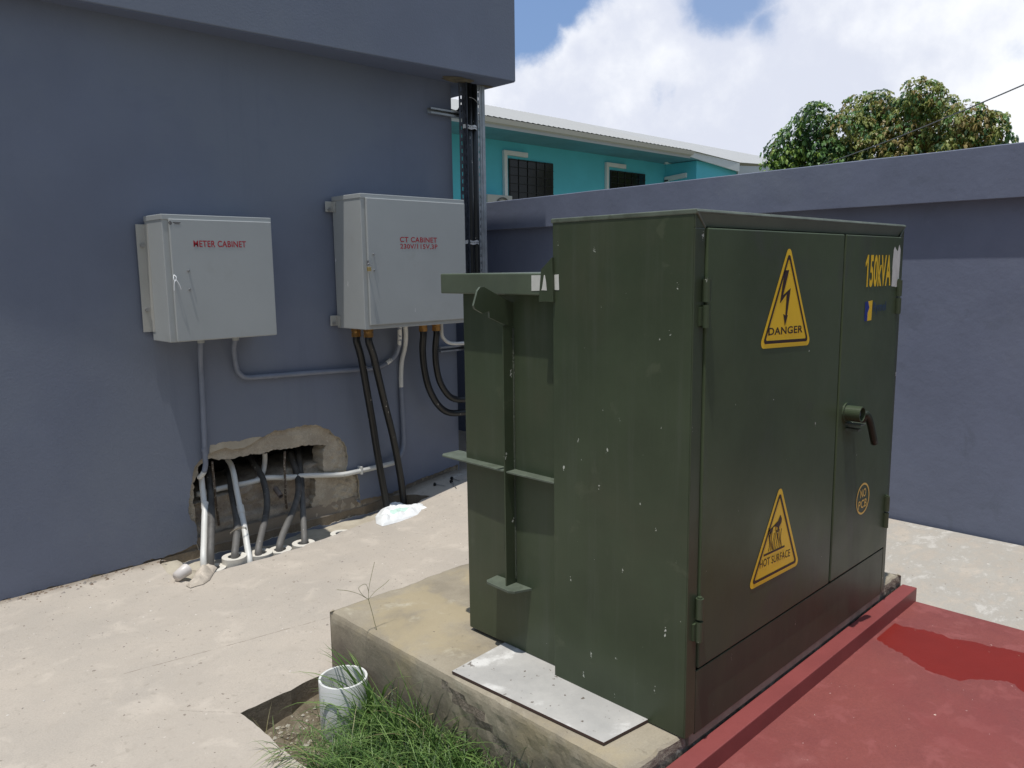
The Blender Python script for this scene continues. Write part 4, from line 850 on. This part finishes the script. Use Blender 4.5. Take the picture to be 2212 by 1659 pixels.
mb = MB(); slotted(mb, 3.778, 3.798, 4.134, 4.137, zb, zt, sw=.007, sl=.02); mb.box((3.798, 4.130, zb), (3.840, 4.133, zt)); mb.box((3.840, 4.130, zb), (3.843, 4.17, zt)); mb.box((3.815, 4.127, zb), (3.824, 4.130, zt)); mb.build('right_channel', M['galv'], SP)
for i, (x, y) in enumerate(((3.712, 4.155), (3.764, 4.160), (3.738, 4.195))):
    mb = MB(); mb.tube([(x, y, zb), (x-.002, y, 1.2), (x, y, 2.0), (x, y, zt)], .0285 if i < 2 else .02, 20); mb.build('black_duct', M['cable'], SP, smooth=True)
for z in (2.545, 1.78):
    mb = MB(); pts = [Vector((3.652+.135*k/12, 4.145-.026*sin(pi*k/12)-.002, z+.004*sin(k))) for k in range(13)]
    for a_, b_ in zip(pts, pts[1:]): mb.add([a_+Vector((0, 0, -.013)), b_+Vector((0, 0, -.013)), b_+Vector((0, 0, .013)), a_+Vector((0, 0, .013))], [(0, 1, 2, 3)])
    sp_ = mb.build('perforated_strap', mat('strap_metal_%d' % int(z*10), (.55, .56, .58), .5, .3), SP)
    mb = MB()
    for k in (3, 4.2, 5.4, 6.6, 7.8, 9):
        x = 3.652+.135*k/12; y = 4.145-.026*sin(pi*k/12)-.0035; mb.ring((x, y, z), .0045 if k == 3 else .0028, .0002, .0006, 10, 'Y')
    mb.build('strap_holes', M['gap'], sp_)
mb = MB(); mb.tube(sm([(3.69, 4.118, 2.735), (3.72, 4.112, 2.73), (3.76, 4.120, 2.715), (3.79, 4.13, 2.70)]), .002, 6); mb.build('tie_wire', M['steel'], SP)
KS = 1.0554      # the whole post stands in line with the wall, just past its corner
for o_ in SP.children_recursive:
    for v_ in o_.data.vertices:
        wv = v_.co+wloc(o_); wv = Vector((wv.x*KS, wv.y*KS, (wv.z-1.6)*KS+1.6)); v_.co = wv-wloc(o_)
def arm(x0, x1, z, lab, yc=4.33):
    mb = MB(); mb.box((x0, yc, z-.020), (x1, yc+.003, z+.020)); mb.box((x0, yc-.036, z+.017), (x1, yc, z+.020)); mb.box((x0, yc-.036, z-.020), (x1, yc, z-.017)); mb.box((x0, yc-.036, z+.008), (x1, yc-.034, z+.017)); mb.box((x0, yc-.036, z-.017), (x1, yc-.034, z-.008))
    return mb
a = on(929, 238, 1, 4.42)
mb = arm(a.x, 3.90, a.z, '', 4.446); o = mb.build('bracket_arm', M['galv'], SP)
q_ = [on(x, y, 1, 4.44) for x, y in ((988, 252), (988, 238), (994, 228), (1004, 222), (1004, 252))]
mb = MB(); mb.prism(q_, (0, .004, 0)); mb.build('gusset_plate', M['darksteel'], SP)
b = z3(1140, 335, 4.42)
mb = arm(b.x, 3.90, b.z, '', 4.446); mb.build('bracket_arm', M['galv'], SP)
# ================================================================== LITTER
def crumple(name, poly, zf, mt, lab, cat, amp, seed, step=.02, regions=(), mats=None, thick=.0):
    vv, ff, rg_ = panel(poly, [], step, regions)
    def dist(p):
        return min(((Vector(p)-Vector(a_).lerp(Vector(b_), min(1, max(0, (Vector(p)-Vector(a_)).dot(Vector(b_)-Vector(a_))/max(1e-9, (Vector(b_)-Vector(a_)).length_squared))))).length) for a_, b_ in zip(poly, poly[1:]+poly[:1]))
    V_ = []
    for v in vv:
        d_ = dist(v); n_ = abs(noise.noise(Vector((v.x*10+seed, v.y*10, seed))))*1.1+abs(noise.noise(Vector((v.x*30+seed, v.y*30, seed))))*.35
        V_.append((v.x, v.y, zf(v.x, v.y)+min(1, d_/.06)**.6*amp*(.55+.6*n_)+.003))
    mb = MB(); mb.add(V_, ff); mb.m = rg_ if mats else mb.m
    o = mb.build(name, mats or mt); return tag(o, lab, cat)
bagp = [(p.x, p.y) for p in (on(x, y, 2, .03) for x, y in ((812, 1122), (810, 1108), (820, 1096), (832, 1088), (850, 1083), (868, 1082), (883, 1088), (905, 1082), (916, 1080), (925, 1090), (930, 1096), (915, 1098), (905, 1106), (880, 1113), (850, 1122), (826, 1128)))]
bagr = [(p.x, p.y) for p in (on(x, y, 2, .03) for x, y in ((840, 1111), (852, 1104), (876, 1101), (886, 1102), (870, 1108), (850, 1114)))]
crumple('plastic_bag', bagp, lambda x, y: .0, None, 'crumpled white plastic bag with a pale green print, at the foot of the black cables', 'plastic bag', .055, 3, .014, [rag(bagr, .01, .006, 3)], [M['bag'], M['bagprint']])
papp = [(p.x, p.y) for p in (on(x, y, 2, .05) for x, y in ((400, 1246), (412, 1236), (420, 1222), (436, 1209), (462, 1203), (468, 1209), (459, 1222), (452, 1234), (438, 1243), (422, 1247), (410, 1251)))]
crumple('cement_paper', papp, lambda x, y: .0, M['paper'], 'crumpled brown cement-bag paper lying on the leftmost collar', 'paper', .06, 8, .013)
cup = on(394, 1246, 2, .015); mb = MB(); ax_ = Vector((.6, .25, .12)).normalized(); qq = Vector((0, 0, 1)).rotation_difference(ax_); vs = []; n = 20
for r_, t_ in ((.026, 0), (.034, .075)):
    for k in range(n): vs.append(cup+Vector((0, 0, .022))+qq @ Vector((r_*cos(2*pi*k/n), r_*sin(2*pi*k/n), t_-.04)))
mb.add(vs, [(k, (k+1) % n, n+(k+1) % n, n+k) for k in range(n)]+[tuple(range(n))])
tag(mb.build('plastic_cup', mat('translucent_plastic', (.62, .58, .55), .4), smooth=True), 'dusty clear plastic cup lying on the slab beside the cement paper', 'cup')
for i, ((x, y), (x2, y2), lab) in enumerate((((939, 1051.5), (961, 1054), 'black-headed nail lying leftmost on the pale concrete behind the transformer'), ((976, 1044), (994, 1048), 'black-headed nail nearest the wall behind the transformer'), ((975, 1049.5), (986, 1060), 'black-headed nail pointing down beside a spill of cement'))):
    a = on(x, y, 2, .06); b = on(x2, y2, 2, .06); za = hgt(a.x, a.y); a.z = za+.012; b.z = hgt(b.x, b.y)+.004
    E_ = empty('roofing_nail', tuple(a), lab, 'nail', 'nails dropped on the concrete')
    mb = MB(); mb.tube([a, b], .0028, 8); mb.build('shank', M['steel'], E_); dd = (b-a).normalized(); mb = MB(); mb.tube([a-dd*.004, a+dd*.004], .012, 14); mb.tube([a+dd*.004, a+dd*.012], .007, 12); mb.build('washer_head', M['black'], E_)
# loose grit and chips on the slab
mb = MB()
for _ in range(620):
    x = rnd.uniform(.3, 4.5); y = rnd.uniform(.9, 4.42) if rnd.random() < .6 else rnd.uniform(3.2, 4.42)
    if inside((x, y), trench) or (1.15 < x < 3.6 and y < 2.72) or (x > .85 and y < 1.15): continue
    s = rnd.uniform(.0018, .0055)*(1.6 if rnd.random() < .06 else 1); z = hgt(x, y)
    a = [Vector((rnd.uniform(-1, 1), rnd.uniform(-1, 1), rnd.uniform(-.4, .7)))*s for _ in range(6)]
    a = [Vector((cos(t)*s*rnd.uniform(.6, 1.3), sin(t)*s*rnd.uniform(.5, 1), 0)) for t in (0, 1.3, 2.6, 3.9, 5.1)]+[Vector((0, 0, s*rnd.uniform(.4, .9)))]
    mb.add([Vector((x, y, z))+q for q in a], [(k, (k+1) % 5, 5) for k in range(5)], 0 if rnd.random() < .6 else 1)
# chips fallen along the wall foot
for _ in range(150):
    x = rnd.uniform(.2, 1.6); y = 4.44-abs(rnd.gauss(0, .05)); s = rnd.uniform(.003, .012); z = hgt(x, y)
    a = [Vector((cos(t)*s*rnd.uniform(.6, 1.3), sin(t)*s*rnd.uniform(.5, 1), 0)) for t in (0, 1.3, 2.6, 3.9, 5.1)]+[Vector((rnd.uniform(-.3, .3)*s, 0, s*rnd.uniform(.5, 1)))]
    mb.add([Vector((x, y, z))+q for q in a], [(k, (k+1) % 5, 5) for k in range(5)], rnd.choice((0, 2, 2)))
tag(mb.build('grit', [mat('grit_grey', (.28, .25, .22), .9), mat('grit_pale', (.6, .57, .52), .9), mat('grit_brown', (.2, .15, .11), .9)]), 'scattered grit and chips of concrete over the slab and along the wall foot', 'debris', kind='stuff')
# gravel inside the pit
mb = MB()
for _ in range(1500):
    x = rnd.uniform(1.19, 1.59); y = rnd.uniform(1.2, 2.62); s = rnd.uniform(.003, .011); z = soilz(x, y)
    a = [Vector((cos(t)*s*rnd.uniform(.6, 1.3), sin(t)*s*rnd.uniform(.5, 1), 0)) for t in (0, 1.3, 2.6, 3.9, 5.1)]+[Vector((0, 0, s*rnd.uniform(.4, 1)))]
    mb.add([Vector((x, y, z))+q for q in a], [(k, (k+1) % 5, 5) for k in range(5)], rnd.choice((0, 0, 1, 2)))
tag(mb.build('gravel', [mat('gravel_a', (.30, .26, .19), .9), mat('gravel_b', (.42, .39, .32), .9), mat('gravel_c', (.18, .15, .1), .9)]), 'brown gravel on the floor of the pit beside the pad', 'gravel', kind='stuff')
# standing pipe in the pit
pc = Vector((1.503, 2.452, -.16)); mb = MB(); mb.ring(pc, .091, .082, .245, 64); o = mb.build('drain_pipe', mat('white_pvc_pipe', (.74, .75, .74), .4, var=.06, vscale=8, extra=patches(20, .66, .72, (.4, .38, .33), .5)), bevel=.0015)
for p_ in o.data.polygons: p_.use_smooth = abs(p_.normal.z) < .5
tag(o, 'wide white plastic pipe end standing upright in the grassy pit', 'pipe')
# ================================================================== PLANTS
def blade(mb, p, ang, ln, wd, bend, mi, seg=5, lift=1.35):
    d_ = Vector((cos(ang), sin(ang), 0)); s_ = Vector((-sin(ang), cos(ang), 0)); q = Vector(p); el = lift; vs = []
    for k in range(seg+1):
        t = k/seg; ww = wd*(1-t**2.2)*(.5+.5*min(1, t*4)); vs += [q+s_*ww, q-s_*ww]
        st_ = ln/seg; q = q+(d_*cos(el)+Vector((0, 0, 1))*sin(el))*st_; el -= bend/seg
    mb.add(vs, [(2*k, 2*k+1, 2*k+3, 2*k+2) for k in range(seg)], mi)
g = random.Random(11); mb = MB()
n_ = 0
while n_ < 7000:
    x = g.uniform(1.17, 1.585); y = g.uniform(.95, 2.40)
    # dense mass in the near part of the pit, thinning towards the pipe and the back corner
    dens = min(1, max(0, (2.34-y)/.22+noise.noise(Vector((x*8, y*8, 0)))*.7))*min(1, max(.12, (x-1.14-.55*max(0, y-2.03))/.07))
    if g.random() > dens: continue
    if (x-1.503)**2+(y-2.452)**2 < .10**2: continue
    ln = g.uniform(.12, .34); mi = g.choices((0, 1, 2, 3), (5, 2.4, 4, .4))[0]
    blade(mb, (x, y, soilz(x, y)-.01), g.uniform(0, 2*pi), ln, g.uniform(.0011, .0026), g.uniform(.9, 2.7), mi, 5, g.uniform(1.0, 1.5)); n_ += 1
for _ in range(620):        # tall stand along the plinth
    y = g.uniform(1.35, 2.40); x = 1.585-abs(g.gauss(0, .07))
    if x < 1.3 or (x-1.503)**2+(y-2.452)**2 < .115**2: continue
    blade(mb, (x, y, soilz(x, y)), g.uniform(1.6, 5.4), g.uniform(.26, .44)*(1.0 if y > 1.9 else .8), g.uniform(.0018, .0042), g.uniform(.5, 2.4), g.choice((0, 0, 1, 2, 1)), 8, g.uniform(1.2, 1.52))
for _ in range(420):        # long arching blades
    x = g.uniform(1.25, 1.585); y = g.uniform(1.1, 2.28)
    if (x-1.518)**2+(y-2.452)**2 < .12**2: continue
    blade(mb, (x, y, soilz(x, y)), g.uniform(0, 2*pi), g.uniform(.30, .46), g.uniform(.0018, .0034), g.uniform(1.6, 3.0), g.choice((0, 1, 1, 3 if g.random() < .3 else 0)), 8, g.uniform(1.15, 1.5))
for _ in range(520):        # short sedge whorls
    x = g.uniform(1.2, 1.58); y = g.uniform(1.2, 2.3); z = soilz(x, y)+g.uniform(.10, .17); a0 = g.uniform(0, 6)
    for k in range(5): blade(mb, (x, y, z), a0+k*1.26, g.uniform(.03, .07), .0012, 1.2, g.choice((0, 1, 1)), 3, .7)
for _ in range(150):        # sparse plants between gravel and at the slab edge
    x = g.uniform(1.18, 1.5); y = g.uniform(2.1, 2.6); 
    if (x-1.518)**2+(y-2.452)**2 < .09**2: continue
    blade(mb, (x, y, soilz(x, y)), g.uniform(0, 6.28), g.uniform(.03, .12), .0012, g.uniform(.5, 2), g.choice((0, 3, 2, 1)), 4, 1.2)
for _ in range(160):         # blades flopping over the slab edge
    y = g.uniform(1.5, 2.33); blade(mb, (1.185, y, -.06), pi+g.uniform(-.8, .8), g.uniform(.12, .22), .0022, g.uniform(1.6, 2.6), g.choice((0, 1, 3)), 6, 1.45)
tag(mb.build('grass', GL, smooth=True), 'dense green grass filling the pit beside the concrete pad', 'grass', kind='stuff')
def tuft(name, bx_, by_, cnt, lr, wr, lab, mis, bend=(.6, 2.2), spread=.02, dirs=(0, 6.28), seed=1, cat='grass tuft', group=None):
    r_ = random.Random(seed); mb = MB()
    for _ in range(cnt): blade(mb, (bx_+r_.uniform(-spread, spread), by_+r_.uniform(-spread, spread), soilz(bx_, by_)), r_.uniform(*dirs), r_.uniform(*lr), r_.uniform(*wr), r_.uniform(*bend), r_.choice(mis), 8, r_.uniform(1.2, 1.5))
    tag(mb.build(name, GL, smooth=True), lab, cat, group)
tg = 'taller grass tufts round the pipe'
tuft('grass_tuft', 1.572, 2.375, 30, (.22, .44), (.003, .0065), 'tall broad-leaved grass tuft growing between the white pipe and the pad', (0, 1, 1, 0), (.3, 1.9), .025, (1.2, 5.2), 3, group=tg)
tuft('grass_tuft', 1.49, 2.36, 5, (.22, .32), (.002, .0045), 'few long grass blades arching over the rim of the white pipe', (0, 1), (.8, 2.6), .03, (0, 3.2), 5, group=tg)
tuft('grass_tuft', 1.545, 1.93, 22, (.20, .38), (.004, .008), 'broad grass blades arching against the pad near the bottom of the frame', (0, 1, 1), (1.3, 2.9), .03, (-2.2, 1.2), 9, group=tg)
tuft('grass_tuft', 1.24, 2.18, 26, (.12, .30), (.002, .005), 'pale grass tuft spilling over the corner of the slab', (3, 1, 0), (1.2, 2.6), .03, (2.0, 5.4), 13, group=tg)
tuft('grass_tuft', 1.235, 2.55, 4, (.12, .22), (.0015, .002), 'few thin dry stems leaning on the back side of the pit', (3, 2), (.2, .8), .01, (.5, 2.6), 17, group=tg)
# tall seeding weed
WD = empty('weed', (1.60, 2.37, -.1), 'tall thin seeding grass stalk rising past the pad corner with forked seed heads', 'weed')
top = on(796, 1295, 1, 2.42); st0 = Vector((1.585, 2.39, -.1)); lean = [st0, on(818, 1400, 1, 2.40), on(808, 1340, 1, 2.41), top]
mb = MB(); mb.tube(sm(lean, 8), .0011, 6); mb.build('stem', M['weed'], WD)
mb = MB()
for lst in (((796, 1295), (797, 1270), (803, 1240), (809, 1214)), ((796, 1295), (775, 1283), (750, 1276), (728, 1274)), ((796, 1295), (810, 1278), (828, 1264), (841, 1252)), ((796, 1295), (783, 1285), (775, 1270), (790, 1262), (797, 1280))):
    mb.tube(sm([on(x, y, 1, 2.42) for x, y in lst], 6), .0009, 5)
mb.build('seed_head', M['weed'], WD)
# small twig against the pit wall
mb = MB(); mb.tube(sm([on(722, 1496, 1, 2.62), on(735, 1484, 1, 2.60), on(748, 1475, 1, 2.6)]), .003, 6); tag(mb.build('twig', M['wood']), 'short dry twig lodged at the pad corner behind the white pipe', 'twig')
# ---- tree
TR = empty('mango_tree', (28.0, 10.4, -.3), 'big round mango tree with green and bronze leaf clusters beyond the boundary wall', 'tree')
DST = 30.0
def tp(x, y, dd=0): r = ray(x, y); return C0+r*((DST+dd)/r.xy.length)
tb = Vector((28.0, 10.4, -.3)); mb = MB()
mb.tube(sm([tb, tb+Vector((.1, 0, 1.5)), tp(1900, 420)-Vector((0, 0, .5))]), [.38-.012*i for i in range(13)], 12)
for q in ((1740, 310), (1840, 260), (1990, 230), (2080, 290), (2130, 330), (1720, 350)):
    s0 = tb+Vector((.1, 0, 1.6+rnd.random())); e_ = tp(*q, rnd.uniform(-.6, .6)); mid = s0.lerp(e_, .5)+Vector((0, 0, .5)); P_ = sm([s0, mid, e_], 7); mb.tube(P_, [.16*(1-.8*i/(len(P_)-1)) for i in range(len(P_))], 8)
mb.build('trunk', M['bark'], TR, smooth=True)
lobes = [(1700, 330, 46, 0), (1690, 352, 40, 4), (1762, 262, 44, 1), (1745, 300, 52, 0), (1790, 330, 40, 1), (1725, 340, 42, 4), (1835, 290, 52, 2), (1870, 245, 50, 2), (1895, 232, 36, 2), (1930, 262, 48, 2),
         (1860, 330, 55, 2), (1920, 330, 58, 3), (1990, 205, 36, 2), (2005, 218, 34, 2), (1965, 225, 30, 2), (2040, 235, 30, 2), (1975, 280, 58, 3), (2040, 285, 52, 2), (2085, 270, 46, 3), (2120, 285, 44, 3), (2090, 320, 55, 1), (2020, 335, 52, 1),
         (1965, 345, 48, 2), (2145, 262, 24, 1), (2158, 300, 26, 1), (2150, 335, 30, 3), (2060, 345, 50, 2), (1770, 355, 40, 1), (1810, 360, 50, 1), (1900, 370, 50, 3)]
tg_ = random.Random(5); mb = MB()
def rosette(c, out_, big, mi):
    up = (out_+Vector((0, 0, .25))).normalized(); s_ = up.orthogonal().normalized(); t_ = up.cross(s_)
    for k in range(tg_.randint(6, 9)):
        a = tg_.uniform(0, 2*pi); rd = s_*cos(a)+t_*sin(a); ln = big*tg_.uniform(.7, 1.25); d_ = (rd*.8+up*.35+Vector((0, 0, -.35))).normalized()
        sd = d_.cross(Vector((0, 0, 1)))
        sd = (sd.normalized() if sd.length > .01 else s_)*ln*.21
        p1 = c+d_*ln*.5; p2 = c+d_*ln*.75+Vector((0, 0, -ln*.40))
        mb.add([c, p1+sd, p1-sd, p2], [(0, 1, 2), (1, 3, 2)], mi)
pxm = DST/FPX
for (x, y, r, cm) in lobes:
    c = tp(x, y, tg_.uniform(-1.2, 1.2)); R_ = r*pxm*1.02; cnt = int(210*(r/45)**2)
    for _ in range(cnt):
        v = Vector((tg_.gauss(0, 1), tg_.gauss(0, 1), tg_.gauss(0, 1))).normalized(); rr = R_*(tg_.uniform(.72, 1.0) if tg_.random() < .8 else tg_.uniform(.2, .7))
        rr *= 1+.22*noise.noise(v*2.2+Vector((x*.1, y*.1, 0)))
        p = c+Vector((v.x*rr, v.y*rr, v.z*rr*.9))
        n1 = noise.noise(p*.9)
        if cm in (2, 3): mi = tg_.choices((0, 1, 2, 3), (1.6, 1.0+max(0, -n1*3), 3.6, 1.0 if cm == 2 else 2.4+n1*3))[0]
        elif cm == 4: mi = tg_.choices((0, 4, 1), (3, 4, 1))[0]
        else: mi = tg_.choices((0, 1, 2, 4), (4, 2.6, .6, .5))[0]
        rosette(p, v, .18, mi)
mb.build('crown', TL, TR)
# power line
a = on(2260, 162, 0, 10.0); b = tp(1660, 385, -3)
P_ = [a.lerp(b, t/16)-Vector((0, 0, .35*4*(t/16)*(1-t/16)*.4)) for t in range(17)]
mb = MB(); mb.tube(P_, .009, 6); tag(mb.build('power_line', mat('cable_grey', (.14, .14, .15), .7)), 'thin grey overhead wire crossing in front of the mango tree', 'wire')
